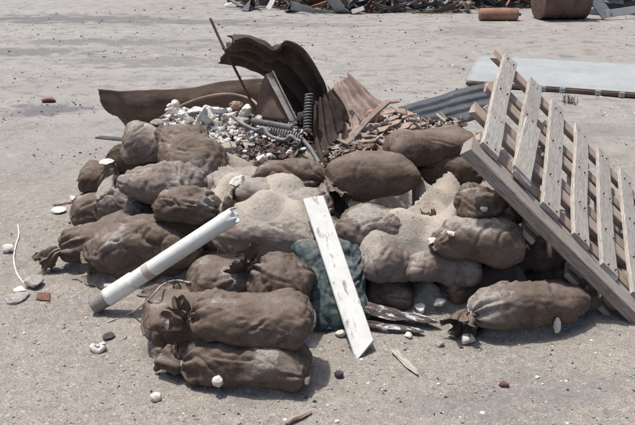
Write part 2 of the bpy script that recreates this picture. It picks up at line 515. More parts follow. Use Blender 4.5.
def board(name, P0, P1, up, w, t, m, parent=None, rag0=0.0, rag1=0.0, warp=0.004, nl=14, cut=0.0, wseq=None):
    """a plank from P0 to P1 (centre line of its TOP face), local x along its length"""
    P0, P1 = np.asarray(P0, float), np.asarray(P1, float)
    L = np.linalg.norm(P1 - P0)
    x, y, z = frame(P1 - P0, up)
    bv = min(0.004, t * 0.2, w * 0.2)
    prof = [(-w / 2 + bv, 0), (w / 2 - bv, 0), (w / 2, -bv), (w / 2, -t + bv), (w / 2 - bv, -t), (-w / 2 + bv, -t), (-w / 2, -t + bv), (-w / 2, -bv)]
    s = rng.uniform(0, 50)
    V = []
    for i in range(nl):
        u = i / (nl - 1)
        for (a, b) in prof:
            e = 0
            if i == 0: e = rag0 * (pnoise(np.array([a * 45 + s, b * 30, 1.7])) * 1.6 - 0.4)
            if i == nl - 1: e = rag1 * (pnoise(np.array([a * 45 + s, b * 30, 9.7])) * 1.6 + 0.4)
            if i == nl - 1 and cut: e += cut * a / w
            sc = 1 if wseq is None else np.interp(u, [q[0] for q in wseq], [q[1] for q in wseq])
            q = np.array([u * L + e, a * sc * (1 + 0.03 * pnoise(np.array([u * L * 6, s, (a > 0) * 3.1]))), b])
            q[1] += warp * pnoise(np.array([u * 1.7, s, 0.3])) * 1.5
            q[2] += warp * pnoise(np.array([u * 1.7, s, 5.3]))
            V.append(q)
    Fc = grid_faces(nl, 8, True) + [tuple(range(7, -1, -1)), tuple((nl - 1) * 8 + j for j in range(8))]
    o = bpy.data.objects.new(name, mesh_of(name, V, Fc, m, False))
    link(o)
    R = Matrix(((x[0], y[0], z[0]), (x[1], y[1], z[1]), (x[2], y[2], z[2])))
    mw = Matrix.Translation(Vector(P0)) @ R.to_4x4()
    if parent is not None:
        o.parent = parent
        q, loc = parent, Vector((0, 0, 0))
        pm = Matrix.Identity(4)
        while q is not None:
            pm = q.matrix_basis @ pm
            q = q.parent
        o.matrix_basis = pm.inverted() @ mw
    else:
        o.matrix_basis = mw
    return o
def ico(sub=2):
    t = (1 + 5 ** 0.5) / 2
    V = [(-1, t, 0), (1, t, 0), (-1, -t, 0), (1, -t, 0), (0, -1, t), (0, 1, t), (0, -1, -t), (0, 1, -t), (t, 0, -1), (t, 0, 1), (-t, 0, -1), (-t, 0, 1)]
    Fc = [(0, 11, 5), (0, 5, 1), (0, 1, 7), (0, 7, 10), (0, 10, 11), (1, 5, 9), (5, 11, 4), (11, 10, 2), (10, 7, 6), (7, 1, 8),
          (3, 9, 4), (3, 4, 2), (3, 2, 6), (3, 6, 8), (3, 8, 9), (4, 9, 5), (2, 4, 11), (6, 2, 10), (8, 6, 7), (9, 8, 1)]
    V = [np.array(v) / np.linalg.norm(v) for v in V]
    for _ in range(sub):
        cache, F2 = {}, []
        def mid(a, b):
            k = (min(a, b), max(a, b))
            if k not in cache:
                v = V[a] + V[b]
                V.append(v / np.linalg.norm(v))
                cache[k] = len(V) - 1
            return cache[k]
        for a, b, c in Fc:
            ab, bc, ca = mid(a, b), mid(b, c), mid(c, a)
            F2 += [(a, ab, ca), (b, bc, ab), (c, ca, bc), (ab, bc, ca)]
        Fc = F2
    return np.array(V), Fc
ICO0, ICO1, ICO2 = ico(0), ico(1), ico(2)
def stone_geo(center, size, rough=0.25, sub=2, seed=None):
    """irregular lump; size = (sx, sy, sz) half extents, resting with its base on center"""
    V, Fc = (ICO0, ICO1, ICO2)[sub]
    s = rng.uniform(0, 90) if seed is None else seed
    if rough > .3:
        K = rng.normal(size=(11, 3)); K /= np.linalg.norm(K, axis=1)[:, None]
        dk = rng.uniform(.55, 1.0, 11)
        dots = V @ K.T
        d = np.minimum(np.where(dots > .05, dk / np.maximum(dots, .05), 9).min(1), 1.25) * (1 + .10 * fbm(V * 2.3 + s, 2))
    else:
        d = 1 + rough * fbm(V * 1.3 + s, 3)
    W = V * d[:, None] * np.asarray(size)
    a = rng.uniform(0, 6.28)
    ca, sa = math.cos(a), math.sin(a)
    W = np.stack([W[:, 0] * ca - W[:, 1] * sa, W[:, 0] * sa + W[:, 1] * ca, W[:, 2]], 1)
    W[:, 2] -= W[:, 2].min()
    return W + np.asarray(center), Fc

# ------------------------------------------------------------------ sandbags
BAGS = []          # records used to shape the sand around them
HX0, HX1, HY0, HY1, HS = -2.2, 2.2, 2.4, 6.6, 0.012
HNX, HNY = int((HX1 - HX0) / HS), int((HY1 - HY0) / HS)
HTOP = np.full((HNX, HNY), -9.0)
HLOW = np.full((HNX, HNY), 9.0)
def splat(G):
    """record upper surface in the height map (dense resample of the grid)"""
    from_u = G
    for du in np.linspace(0, 1, 3)[:-1]:
        A = from_u[:-1] * (1 - du) + from_u[1:] * du
        for dv in np.linspace(0, 1, 4)[:-1]:
            B = A * (1 - dv) + np.roll(A, -1, 1) * dv
            P = B.reshape(-1, 3)
            i = ((P[:, 0] - HX0) / HS).astype(int)
            j = ((P[:, 1] - HY0) / HS).astype(int)
            ok = (i >= 0) & (i < HNX) & (j >= 0) & (j < HNY)
            np.maximum.at(HTOP, (i[ok], j[ok]), P[ok, 2])
            np.minimum.at(HLOW, (i[ok], j[ok]), P[ok, 2])

def sandbag(label, p1, z1, p2, z2, W, T, roll=0.0, neck=None, neckto=None, seed=1, dust=0.3, tint=0.5, m='bag',
            wr=1.0, round_end=0.5, bulge=0.0, lump=1.0, frill=1.0, stain=None):
    W, T, wr = W * 1.08, T * 1.13, wr * .75
    A, B = at_z(*p1, z1), at_z(*p2, z2)
    ext = (B - A) * .05
    A, B = A - (ext if neck != 'a' else 0), B + (ext if neck != 'b' else 0)
    L = np.linalg.norm(B - A)
    a = (B - A) / L
    up = np.array([0, 0, 1.0])
    if abs(a[2]) > 0.85: up = np.array([0, -1.0, 0.4])
    x, y, z = frame(a, up)
    cr, sr = math.cos(roll), math.sin(roll)
    y, z = y * cr + z * sr, z * cr - y * sr
    C = (A + B) / 2
    nU, nV = 110, 96
    ue = np.linspace(-1, 1, nU)
    # denser rings near the ends
    ue = np.sign(ue) * (1 - (1 - np.abs(ue)) ** 1.35)
    th = np.linspace(0, 2 * math.pi, nV, endpoint=False)
    E, TH = np.meshgrid(ue, th, indexing='ij')
    aE = np.clip(np.abs(E), 0, 0.9995)
    wp = (1 - aE ** (4.5 + 9 * (1 - round_end))) ** 0.38
    tp = (1 - aE ** 3.6) ** 0.50
    if neck:
        sgn = 1 if neck == 'b' else -1
        s = np.clip(sgn * E, 0, 1)
        k = smooth(0.25, 1.0, s)
        rn = 0.026
        wp = np.where(sgn * E > 0, (1 - s ** 2.6) ** 0.62 * (1 - rn / (W / 2)) + rn / (W / 2), wp)
        tp = np.where(sgn * E > 0, (1 - s ** 2.4) ** 0.6 * (1 - rn / (T / 2)) + rn / (T / 2), tp)
    ex = 2 / 2.7
    cx = np.sign(np.cos(TH)) * np.abs(np.cos(TH)) ** ex
    cz = np.sign(np.sin(TH)) * np.abs(np.sin(TH)) ** ex
    lx = E * L / 2
    ly = cx * wp * W / 2
    lz = cz * tp * T / 2
    lz = np.where(lz < 0, lz * 0.86, lz * (1 + bulge * (1 - E ** 2)))
    # slumping: whole section drops toward one side and twists a little
    ly = ly + 0.02 * np.sin(E * 2.1 + seed) * lump
    lz = lz * (1 + .16 * lump * np.sin(E * 2.4 + seed * 2.3)) - .010 * E * E * lump + .010 * lump * np.sin(E * 3.1 + seed * .7)
    ly = ly * (1 + .09 * lump * np.sin(E * 3.3 + seed * 1.1))
    tw = 0.22 * lump * pnoise(np.stack([E * 0.9 + seed * 3.7, E * 0, E * 0 + 2.2], -1))
    ly, lz = ly * np.cos(tw) - lz * np.sin(tw), lz * np.cos(tw) + ly * np.sin(tw)
    G = C + lx[..., None] * x + ly[..., None] * y + lz[..., None] * z
    n = grid_normals(G, True)
    if (n[nU // 2, nV // 4] @ z) < 0: n = -n
    Lc = np.stack([lx, ly, lz], -1)
    d = lump * (0.021 * pnoise(Lc * 4.6 + seed * 5.1) + 0.009 * pnoise(Lc * 11 + seed * 2.3))
    # creases: narrow grooves running diagonally and from the ends
    q1 = np.stack([lx * 5 + ly * 9, (ly * 9 - lx * 5) * 2.6, lz * 9], -1) + seed * 1.9
    r1 = np.clip(1 - np.abs(pnoise(q1 * 0.55)) * 5.0, 0, 1) ** 1.6
    msk = smooth(-0.05, 0.35, pnoise(Lc * 6 + seed * 9.3))
    d = d - wr * 0.017 * r1 * msk
    q2 = np.stack([lx * 26, ly * 9, lz * 9], -1) + seed * 4.4
    d = d + wr * 0.0032 * pnoise(q2) * smooth(0.0, 0.8, np.abs(E))
    q3 = np.stack([lx * 9, ly * 34, lz * 34], -1) + seed * 2.4
    d = d + wr * 0.0085 * pnoise(q3) * smooth(0.35, 0.95, np.abs(E))
    rs = np.random.default_rng(int(seed * 13 + 5))
    arc = TH * (W + T) / 4.2
    for _ in range(int(9 * min(wr * 1.3, 1.6))):
        e0 = rs.choice([-1, 1]) * rs.uniform(.25, .95)
        a0 = rs.uniform(-.2, 3.4) * (W + T) / 4.2
        ang_ = rs.uniform(-.9, .9) + (math.pi if e0 > 0 else 0)
        ln_ = rs.uniform(.07, .20)
        ux, uy = math.cos(ang_), math.sin(ang_)
        qx, qy = lx - e0 * L / 2, arc - a0
        al = qx * ux + qy * uy
        dist = qy * ux - qx * uy + .012 * np.sin(al * 22 + seed)
        w_ = rs.uniform(.006, .011)
        tp_ = smooth(-.01, .03, al) * (1 - smooth(ln_ * .5, ln_, al))
        A_ = rs.uniform(.005, .011)
        d = d + wr * A_ * tp_ * (-np.exp(-(dist / w_) ** 2) + .75 * np.exp(-((dist - 1.9 * w_) / (1.3 * w_)) ** 2) + .4 * np.exp(-((dist + 2.0 * w_) / (1.5 * w_)) ** 2))
    cr1 = 1 - np.abs(pnoise(Lc * 8.5 + seed * 1.7) + 0.5 * pnoise(Lc * 17 + seed * 0.7)) * 2.6
    d = d - wr * 0.0045 * np.clip(cr1, 0, 1) ** 1.5
    cr2 = 1 - np.abs(pnoise(Lc * np.array([10, 22, 22]) + seed * 3.7)) * 3.2
    d = d - wr * 0.0045 * np.clip(cr2, 0, 1) ** 2
    d = d + wr * 0.003 * pnoise(Lc * 40 + seed)
    if neck:
        s = smooth(0.45, 0.98, sgn * E)
        pl = np.sin(TH * 9 + 2.5 * pnoise(np.stack([TH * 1.0, E * 2, E * 0 + seed], -1)) + seed)
        d = d + s * (0.012 * pl * np.minimum(1, wp * 1.8 + 0.15))
    fade = np.clip((1 - aE) / 0.04, 0, 1) if not neck else np.where(sgn * E > 0, 1, np.clip((1 - aE) / 0.04, 0, 1))
    G = G + n * (d * (0.35 + 0.65 * fade))[..., None]
    # settle onto the ground
    zz = G[..., 2]
    G[..., 2] = np.where(zz < 0.004, 0.004 - 0.008 * (1 - np.exp((np.minimum(zz, 0.004) - 0.004) * 30)), zz)
    V = G.reshape(-1, 3)
    Fc = grid_faces(nU, nV, True)
    Fc += [tuple(range(nV - 1, -1, -1)), tuple((nU - 1) * nV + j for j in range(nV))]
    uvb = np.stack([lx, np.abs(((TH + math.pi / 2) % (2 * math.pi)) - math.pi) / math.pi * (W + T) * .9], -1).reshape(-1, 2)
    o = obj_w('sandbag', V, Fc, m, uv=uvb)
    tag(o, label, 'sandbag')
    o['dust'] = float(dust)
    o['tint'] = float(tint)
    o['stain_x'] = o['stain_y'] = o['stain_z'] = 0.0
    o['stain_r'] = 0.001
    if stain:
        D = V - np.array([0, 0, CAM_H])
        dep = D @ _F
        pxs, pys = 317.5 + D[:, 0] / dep * FPX, 212.5 - (D @ _U) / dep * FPX
        e = np.hypot(pxs - stain[0], pys - stain[1])
        best = V[np.argmin(np.maximum(e, 2.5) + dep * 8)]
        lo = best - np.array(o.location)
        o['stain_x'], o['stain_y'], o['stain_z'], o['stain_r'] = float(lo[0]), float(lo[1]), float(lo[2]), float(stain[2])
    for e_, sg in ((0, -1), (-1, 1)):
        if neck and ((neck == 'b') == (sg == 1)): continue
        rg = G[e_]
        ca_, wid = rg.mean(0), W * .36
        hv = np.linspace(-1, 1, 26)
        hu = np.linspace(-.016, .010, 6)
        HG = np.zeros((6, 26, 3))
        for i_, u_h in enumerate(hu):
            for j_, v_h in enumerate(hv):
                wob = pnoise(np.array([v_h * 3.1, u_h * 30, seed * 1.3]))
                HG[i_, j_] = ca_ + sg * x * (u_h - .012 * v_h * v_h) + y * v_h * wid + z * (.010 * wob * (1 + max(u_h, 0) * 60) - max(u_h, 0) * .5)
        HG[..., 2] = np.maximum(HG[..., 2], .006)
        uvh = np.stack(np.meshgrid(hu, hv * wid, indexing='ij'), -1).reshape(-1, 2)
        hm = obj_w('hem', *solid_sheet(HG, .004), m, o, uv=np.vstack([uvh, uvh]))
        hm['dust'] = float(dust * .5); hm['tint'] = float(tint)
        hm['stain_x'] = hm['stain_y'] = hm['stain_z'] = 0.0; hm['stain_r'] = 0.001
    splat(G)
    BAGS.append((A, B, W, T))
    if neck:
        base = C + sgn * x * L / 2
        base_c = G[-1 if neck == 'b' else 0].mean(0)
        if neckto is None:
            tip = base_c + sgn * x * 0.065 + np.array([0, 0, -0.012])
        else:
            tip = at_z(*neckto[:2], neckto[2])
        mid = base_c + sgn * x * 0.03
        path = resample([base_c - sgn * x * 0.012, base_c + sgn * x * 0.008, mid, mid * 0.4 + tip * 0.6, tip], 22)
        nl, nv = 22, 60
        T3 = np.gradient(path, axis=0); T3 /= np.linalg.norm(T3, axis=1)[:, None]
        aa = np.cross(T3[0], [0, 0, 1.0]); aa /= np.linalg.norm(aa)
        NG = np.zeros((nl, nv, 3))
        ph = rng.uniform(0, 6)
        for i in range(nl):
            u = i / (nl - 1)
            aa = aa - T3[i] * (aa @ T3[i]); aa /= np.linalg.norm(aa)
            bb = np.cross(T3[i], aa)
            r = np.interp(u, [0, 0.18, 0.32, 0.45, 0.65, 0.85, 1], [0.036, 0.031, 0.022, 0.029, 0.043 * frill, 0.054 * frill, 0.058 * frill])
            for j in range(nv):
                t = 2 * math.pi * j / nv
                amp = 0.10 + 0.13 * smooth(0.3, 1, u)
                rr = r * (1 + amp * math.sin(7 * t + ph + 1.5 * math.sin(2 * t + seed) + u * 1.2) + 0.15 * math.sin(3 * t + seed))
                NG[i, j] = path[i] + (aa * math.cos(t) * 1.05 + bb * math.sin(t) * 0.85) * rr + T3[i] * 0.010 * u * math.sin(5 * t + ph)
        cru = np.stack([pnoise(NG * 34 + seed + k_ * 9.1) for k_ in range(3)], -1)
        NG = NG + cru * (0.020 * smooth(0.3, 1, np.linspace(0, 1, nl)))[:, None, None]
        # drape: keep off the ground
        NG[..., 2] = np.maximum(NG[..., 2], 0.004)
        uvn = np.stack(np.meshgrid(np.linspace(0, .1, nl), np.abs(np.linspace(-.2, .2, nv)), indexing='ij'), -1).reshape(-1, 2)
        nb = obj_w('neck', NG.reshape(-1, 3), grid_faces(nl, nv, True), m, o, uv=uvn)
        nb['stain_x'] = nb['stain_y'] = nb['stain_z'] = 0.0; nb['stain_r'] = 0.001
        nb['dust'] = float(dust * 0.6); nb['tint'] = float(tint)
        i = 7
        k = NG[i].mean(0)
        ring = k + (NG[i] - k) * 1.06
        tv, tf = tube(np.vstack([ring[::4], ring[:1]]), 0.0032, 6, False)
        obj_w('tie_string', tv, tf, 'cable', nb)
    return o
S = sandbag
# front stack
S('dark brown sandbag with white sand stain, lowest in the front stack', (186, 361), .085, (304, 363), .085, .27, .185, neck='a', neckto=(168, 356, .06), seed=2, dust=.05, tint=.34, wr=1.2, stain=(270, 353, 0.06), round_end=0.1)
S('brown sandbag with flared tied neck, topmost of the front stack', (192, 318), .225, (308, 318), .232, .28, .185, neck='a', neckto=(172, 310, .26), seed=5, dust=.10, tint=.45, wr=1.2, frill=1.2, round_end=0.35)
S('pale brown sandbag half hidden at the left of the front stack', (146, 320), .10, (232, 312), .11, .28, .20, seed=8, dust=.15, tint=.55)
S('upright brown sandbag with pale sand patch behind the front stack', (192, 286), .19, (262, 279), .19, .25, .21, seed=13, dust=.12, tint=.5, round_end=.2, stain=(232, 272, 0.05))
S('plump dark sandbag with bunched neck beside the teal sack', (256, 268), .27, (303, 300), .15, .27, .22, neck='a', neckto=(240, 256, .32), seed=18, dust=.08, tint=.42, wr=1.1, frill=1.6, lump=.7)
# teal sack
S('teal woven plastic sack leaning under the white plank', (323, 240), .30, (342, 320), .045, .28, .11, seed=21, dust=.12, tint=.5, m='bag_green', wr=1.2, round_end=.1)
# right end
S('long dark sandbag with rolled open mouth lying at front right', (474, 315), .10, (574, 293), .10, .225, .17, neck='a', neckto=(459, 327, .07), seed=23, dust=.06, tint=.4, frill=1.1, stain=(478, 300, 0.13), round_end=0.3)
S('shadowed sandbag behind the long front right sandbag', (440, 284), .10, (512, 274), .12, .28, .19, seed=27, dust=.1, tint=.5)
S('dark sandbag at the foot of the wall right of the teal sack', (362, 290), .07, (408, 288), .07, .27, .14, seed=29, dust=.1, tint=.4)
S('sandbag in the second course directly right of the teal sack', (362, 262), .205, (417, 262), .205, .27, .15, seed=31, dust=.2, tint=.55, m='bag_grey', stain=(370, 250, 0.07))
S('sandbag in the second course sloping down toward the shadow', (408, 264), .20, (474, 264), .20, .27, .14, seed=33, dust=.40, tint=.45, m='bag_grey')
S('deep shaded sandbag on the ground beneath the pallet', (500, 252), .20, (560, 250), .20, .27, .18, seed=35, dust=.05, tint=.4)
S('shaded sandbag on the ground under the middle of the pallet', (512, 276), .085, (575, 270), .085, .27, .17, seed=36, dust=.05, tint=.4)
S('brown streaked sandbag with curled loose mouth in the wall centre', (343, 222), .33, (418, 234), .31, .28, .17, neck='b', neckto=(424, 214, .385), seed=37, dust=.28, tint=.45, stain=(368, 212, 0.12))
S('big sand covered sandbag in the wall left of the pallet', (434, 240), .32, (518, 236), .33, .31, .20, seed=41, dust=.45, tint=.42)
S('lumpy torn sandbag directly below the corner of the pallet', (462, 205), .43, (520, 208), .44, .30, .20, seed=43, dust=.2, tint=.35, wr=1.8, lump=1.4)
S('dark sandbag in the gap under the top right sandbag', (412, 170), .42, (478, 170), .42, .26, .16, seed=47, dust=.1, tint=.35)
S('smooth plump sandbag highest on the right beside the dark tin', (388, 150), .545, (472, 143), .55, .27, .185, seed=51, dust=.04, tint=.56, wr=.55)
S('smooth plump sandbag in the middle with square corners', (333, 178), .455, (414, 173), .46, .27, .20, seed=53, dust=.04, tint=.52, wr=.55, round_end=.25)
S('brown sandbag with crumpled neck left of the smooth middle sandbag', (258, 174), .45, (322, 182), .43, .27, .18, neck='b', neckto=(334, 204, .36), seed=57, dust=.1, tint=.42, frill=1.5, wr=1.3)
S('sand dusted grey sandbag above the upper end of the white pipe', (244, 194), .385, (326, 208), .36, .26, .16, seed=59, dust=.55, tint=.6, m='bag_grey')
S('sand buried sandbag right of the upper end of the white pipe', (216, 232), .28, (318, 236), .27, .30, .19, seed=61, dust=.6, tint=.55, m='bag_grey')
# left cluster
S('large loose sandbag with deep folds below the white rubble', (186, 128), .57, (194, 184), .36, .31, .20, neck=None, seed=63, dust=.05, tint=.55, wr=1.5, lump=1.1, round_end=.3, stain=(200, 170, 0.06))
S('greyish sandbag with rubble on top at the upper left', (124, 146), .46, (172, 143), .47, .28, .20, seed=67, dust=.4, tint=.6, m='bag_grey')
S('dark sandbag wedged below the upper left sandbag', (112, 158), .35, (158, 160), .35, .27, .18, seed=69, dust=.15, tint=.35)
S('grey sandbag edged with white sand on the left slope', (130, 180), .37, (196, 190), .37, .28, .20, seed=71, dust=.25, tint=.72, m='bag_grey', wr=1.4, stain=(182, 180, 0.06))
S('brown sandbag with flattened open mouth above the white pipe', (160, 202), .355, (218, 208), .345, .27, .18, neck='b', neckto=(240, 206, .36), seed=73, dust=.15, tint=.42, wr=1.6, frill=1.7, stain=(212, 200, 0.05))
S('shaded sandbag just above the middle of the white pipe', (160, 228), .21, (228, 232), .2, .27, .17, seed=77, dust=.1, tint=.35)
S('square lumpy brown sandbag at the far left edge of the pile', (82, 178), .235, (126, 176), .25, .28, .20, seed=79, dust=.02, tint=.45, round_end=.2, lump=1.3, stain=(112, 163, 0.04))
S('low sandbag beneath the lumpy far left sandbag', (74, 209), .09, (128, 206), .09, .28, .18, seed=81, dust=.22, tint=.5)
S('crushed end of a sandbag showing between left sandbags', (108, 205), .15, (150, 208), .22, .22, .17, seed=83, dust=.3, tint=.5, m='bag_grey', wr=1.6)
S('brown sandbag with tied neck resting on the ground far left', (60, 250), .11, (140, 226), .13, .28, .19, neck='a', neckto=(44, 262, .05), seed=87, dust=.16, tint=.46)
S('folded brown sandbag running under the white pipe at left', (88, 252), .145, (200, 240), .16, .30, .20, seed=91, dust=.12, tint=.48, wr=1.5, stain=(112, 236, 0.05))
S('buried sandbag under the folded left sandbag', (96, 262), .06, (190, 262), .06, .26, .13, seed=93, dust=.2, tint=.4)
# hidden core that carries the upper courses
S('sandbag half buried in sand between the middle courses', (215, 192), .36, (268, 178), .37, .28, .16, seed=95, dust=.75, tint=.6, m='bag_grey')

# ------------------------------------------------------------------ ground sheet with the sand mound
fine_x = np.arange(-2.1, 2.1, 0.014)
fine_y = np.arange(2.4, 6.6, 0.014)
def grow(start, step, end, k=1.12):
    out, v = [], start
    while v < end:
        step *= k
        v += step
        out.append(v)
    return np.array(out)
gx = np.concatenate([-grow(2.1, 0.02, 900)[::-1], fine_x, grow(fine_x[-1], 0.02, 900)])
gy = np.concatenate([2.4 - (grow(2.4, 0.02, 300) - 2.4)[::-1], fine_y, grow(fine_y[-1], 0.018, 1500, 1.06)])
GX, GY = np.meshgrid(gx, gy, indexing='ij')
hx = HX0 + (np.arange(HNX) + 0.5) * HS
hy = HY0 + (np.arange(HNY) + 0.5) * HS
MX, MY = np.meshgrid(hx, hy, indexing='ij')
def blur(A, k):
    for ax in (0, 1):
        ker = np.exp(-np.linspace(-2, 2, 2 * k + 1) ** 2); ker /= ker.sum()
        P = np.pad(A, [(k, k) if a == ax else (0, 0) for a in (0, 1)], mode='edge')
        A = sum(ker[i] * np.take(P, range(i, i + A.shape[ax]), axis=ax) for i in range(2 * k + 1))
    return A
DISC = [(a, b) for a in range(-1, 2) for b in range(-1, 2)]
def minmax(A, k, f):
    for it in range(k):
        P = np.pad(A, 1, mode='edge')
        offs = DISC if it % 3 else [(0, 0), (1, 0), (-1, 0), (0, 1), (0, -1)]
        A = f.reduce([P[1 + a:1 + a + A.shape[0], 1 + b:1 + b + A.shape[1]] for a, b in offs])
    return A
HAS = HTOP > -1
H0 = np.where(HAS, HTOP, 0.0)
# sand fills the gaps between bags up to the lower neighbour; the heap behind has its own height
fill = minmax(minmax(H0, 5, np.maximum), 9, np.minimum)
cp = []
for px, py, z in [(230, 160, .40), (245, 145, .43), (270, 150, .44), (200, 125, .48), (230, 118, .48), (170, 125, .45), (270, 125, .48), (300, 145, .45),
                  (330, 130, .46), (360, 130, .46), (400, 122, .44), (440, 118, .38), (470, 125, .40), (440, 195, .40), (450, 180, .42), (480, 178, .42),
                  (500, 180, .38), (412, 287, .07), (400, 294, .04), (340, 300, .02), (395, 308, .012), (560, 205, .2)]:
    q = at_z(px, py, z)
    cp.append((q[0], q[1], z))
for y, z in ((5.3, .42), (5.6, .32), (5.9, .2), (6.2, .08)):
    for x in np.linspace(-1.0, 0.95, 9):
        cp.append((x, y, z * (1 - .35 * abs(x))))
cp = np.array(cp)
num = np.zeros_like(MX); den = np.full_like(MX, 0.25)
for (x, y, z) in cp:
    w = np.exp(-((MX - x) ** 2 + (MY - y) ** 2) / (2 * 0.12 ** 2))
    num += w * z; den += w
heap = num / den
bed = np.maximum(blur(fill, 4) - .045, heap)
P3 = np.stack([MX, MY, MX * 0], -1)
bed = bed + 0.02 * fbm(P3 * 3.2, 4) * smooth(0.02, 0.12, bed)
bed = np.where(HAS, np.minimum(bed, HLOW + 0.04), bed)
# loose sand cannot stand steeper than its angle of repose; bags hold it back
for it in range(60):
    P = np.pad(np.maximum(bed, H0), 1, mode='edge')
    Q = np.pad(bed, 1, mode='edge')
    nb_ = [(a, b) for a, b in DISC if a or b]
    l1 = np.minimum.reduce([P[1 + a:1 + a + HNX, 1 + b:1 + b + HNY] + 0.85 * HS * math.hypot(a, b) for a, b in nb_])
    l2 = np.minimum.reduce([Q[1 + a:1 + a + HNX, 1 + b:1 + b + HNY] + 1.1 * HS * math.hypot(a, b) for a, b in nb_])
    bed = np.minimum(bed, np.where(HAS, l2, l1))
Z = np.maximum(blur(bed, 3), 0)
xs, ys = MX, MY
TOPS = np.maximum(np.where(HAS, HTOP, 0), Z)
hb = blur(TOPS, 4)
gr = np.hypot(*np.gradient(blur(TOPS, 3), HS))
# spills of loose sand
SPILL = [(235, 158, .43, .17, 1.1), (252, 150, .46, .12, .9), (228, 182, .44, .10, 1.0), (282, 188, .43, .09, .8), (262, 216, .36, .15, 1.0), (298, 222, .34, .10, .9), (240, 222, .35, .08, .8),
         (368, 204, .41, .09, .85), (348, 206, .4, .06, .8), (432, 190, .43, .19, 1.2), (458, 204, .43, .15, 1.2), (412, 194, .43, .12, 1.0), (405, 218, .38, .10, .9), (425, 232, .31, .10, 1.1), (412, 246, .26, .07, 1.0),
         (440, 244, .29, .06, .8), (486, 292, .2, .06, .8), (376, 246, .29, .07, .6),
         (150, 130, .55, .08, .8), (105, 198, .18, .06, .6), (455, 178, .46, .11, 1.0), (480, 184, .48, .08, .8)]
sm = np.zeros_like(xs)
for px, py, z, r, a in SPILL:
    q = at_z(px, py, z)
    sm = np.maximum(sm, a * np.exp(-((xs - q[0]) ** 2 + (ys - q[1]) ** 2) / (2 * (r * 0.75) ** 2)))
sm = sm * 0.92 + 0.42 * fbm(P3 * 7 + 4.4, 4) * smooth(.1, .5, sm) 
hb = blur(TOPS, 19)
gap = blur(hb - TOPS, 2)
lay = hb + (np.clip(sm, -1, 1.0) - 0.33) * 0.13 - 1.5 * np.clip(gap - .065, 0, 9)
lay = blur(lay, 6) + 0.0022 * fbm(P3 * 12, 4)
use = (sm > 0.10) & (lay > TOPS - .05)
use = minmax(use.astype(float), 1, np.maximum) > .5
tmin = minmax(TOPS, 2, np.minimum)
ring = use.astype(float)
for dz in (-.04, -.02, -.006):
    inner_ = minmax(ring, 1, np.minimum)
    edge_ = (ring > .5) & (inner_ < .5)
    lay = np.where(edge_, np.minimum(lay, tmin + dz), lay)
    ring = inner_
ids = -np.ones((HNX, HNY), int)
q4 = use[:-1, :-1] & use[1:, :-1] & use[1:, 1:] & use[:-1, 1:]
st4 = np.stack([lay[:-1, :-1], lay[1:, :-1], lay[1:, 1:], lay[:-1, 1:]], -1)
ii, jj = np.nonzero(q4)
used = np.zeros_like(use)
for da, db in ((0, 0), (1, 0), (1, 1), (0, 1)): used[ii + da, jj + db] = True
ids[used] = np.arange(used.sum())
spV = np.stack([MX[used], MY[used], lay[used]], -1)
spF = np.stack([ids[ii, jj], ids[ii + 1, jj], ids[ii + 1, jj + 1], ids[ii, jj + 1]], -1).tolist()
tag(obj_w('spilled_sand', spV, spF, 'ground'), 'pale sand spilled over the burst sandbags of the pile', 'sand', None, 'stuff')
LAYTOP = np.where(used, lay, -9)
inner = (GX > HX0 + .05) & (GX < HX1 - .05) & (GY > HY0 + .05) & (GY < HY1 - .05)
GZ = np.zeros_like(GX)
fx = (GX[inner] - HX0) / HS - .5; fy = (GY[inner] - HY0) / HS - .5
i0 = fx.astype(int); j0 = fy.astype(int); fx -= i0; fy -= j0
mz = Z[i0, j0] * (1 - fx) * (1 - fy) + Z[i0 + 1, j0] * fx * (1 - fy) + Z[i0, j0 + 1] * (1 - fx) * fy + Z[i0 + 1, j0 + 1] * fx * fy
P3 = np.stack([GX[inner], GY[inner], GX[inner] * 0], -1)
near = 0.016 * fbm(P3 * 1.9 + 9, 4) + 0.0055 * fbm(P3 * 15, 3)
GZ[inner] = mz + near * (1 - 0.4 * smooth(0, 0.1, mz)) * smooth(2.45, 2.9, GY[inner])
out = ~inner
PO = np.stack([GX[out], GY[out], GX[out] * 0], -1)
GZ[out] = 0.012 * fbm(PO * 0.9 + 9, 4) * np.clip(40 / (np.abs(PO[:, 1]) + 20), 0, 1)
GZ[out] *= smooth(2.1, 6, np.maximum(np.abs(GX[out]), GY[out]))
V = np.stack([GX, GY, GZ], -1).reshape(-1, 3)
nx, ny = GX.shape
me = bpy.data.meshes.new('ground')
idx = np.arange(nx * ny).reshape(nx, ny)
Q = np.stack([idx[:-1, :-1], idx[1:, :-1], idx[1:, 1:], idx[:-1, 1:]], -1).reshape(-1, 4)
me.vertices.add(len(V)); me.vertices.foreach_set('co', V.ravel())
me.loops.add(Q.size); me.loops.foreach_set('vertex_index', Q.ravel())
me.polygons.add(len(Q))
me.polygons.foreach_set('loop_start', np.arange(0, Q.size, 4))
me.polygons.foreach_set('use_smooth', np.ones(len(Q), bool))
me.update(calc_edges=True); me.validate()
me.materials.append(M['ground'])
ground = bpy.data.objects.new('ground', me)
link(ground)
tag(ground, kind='structure')

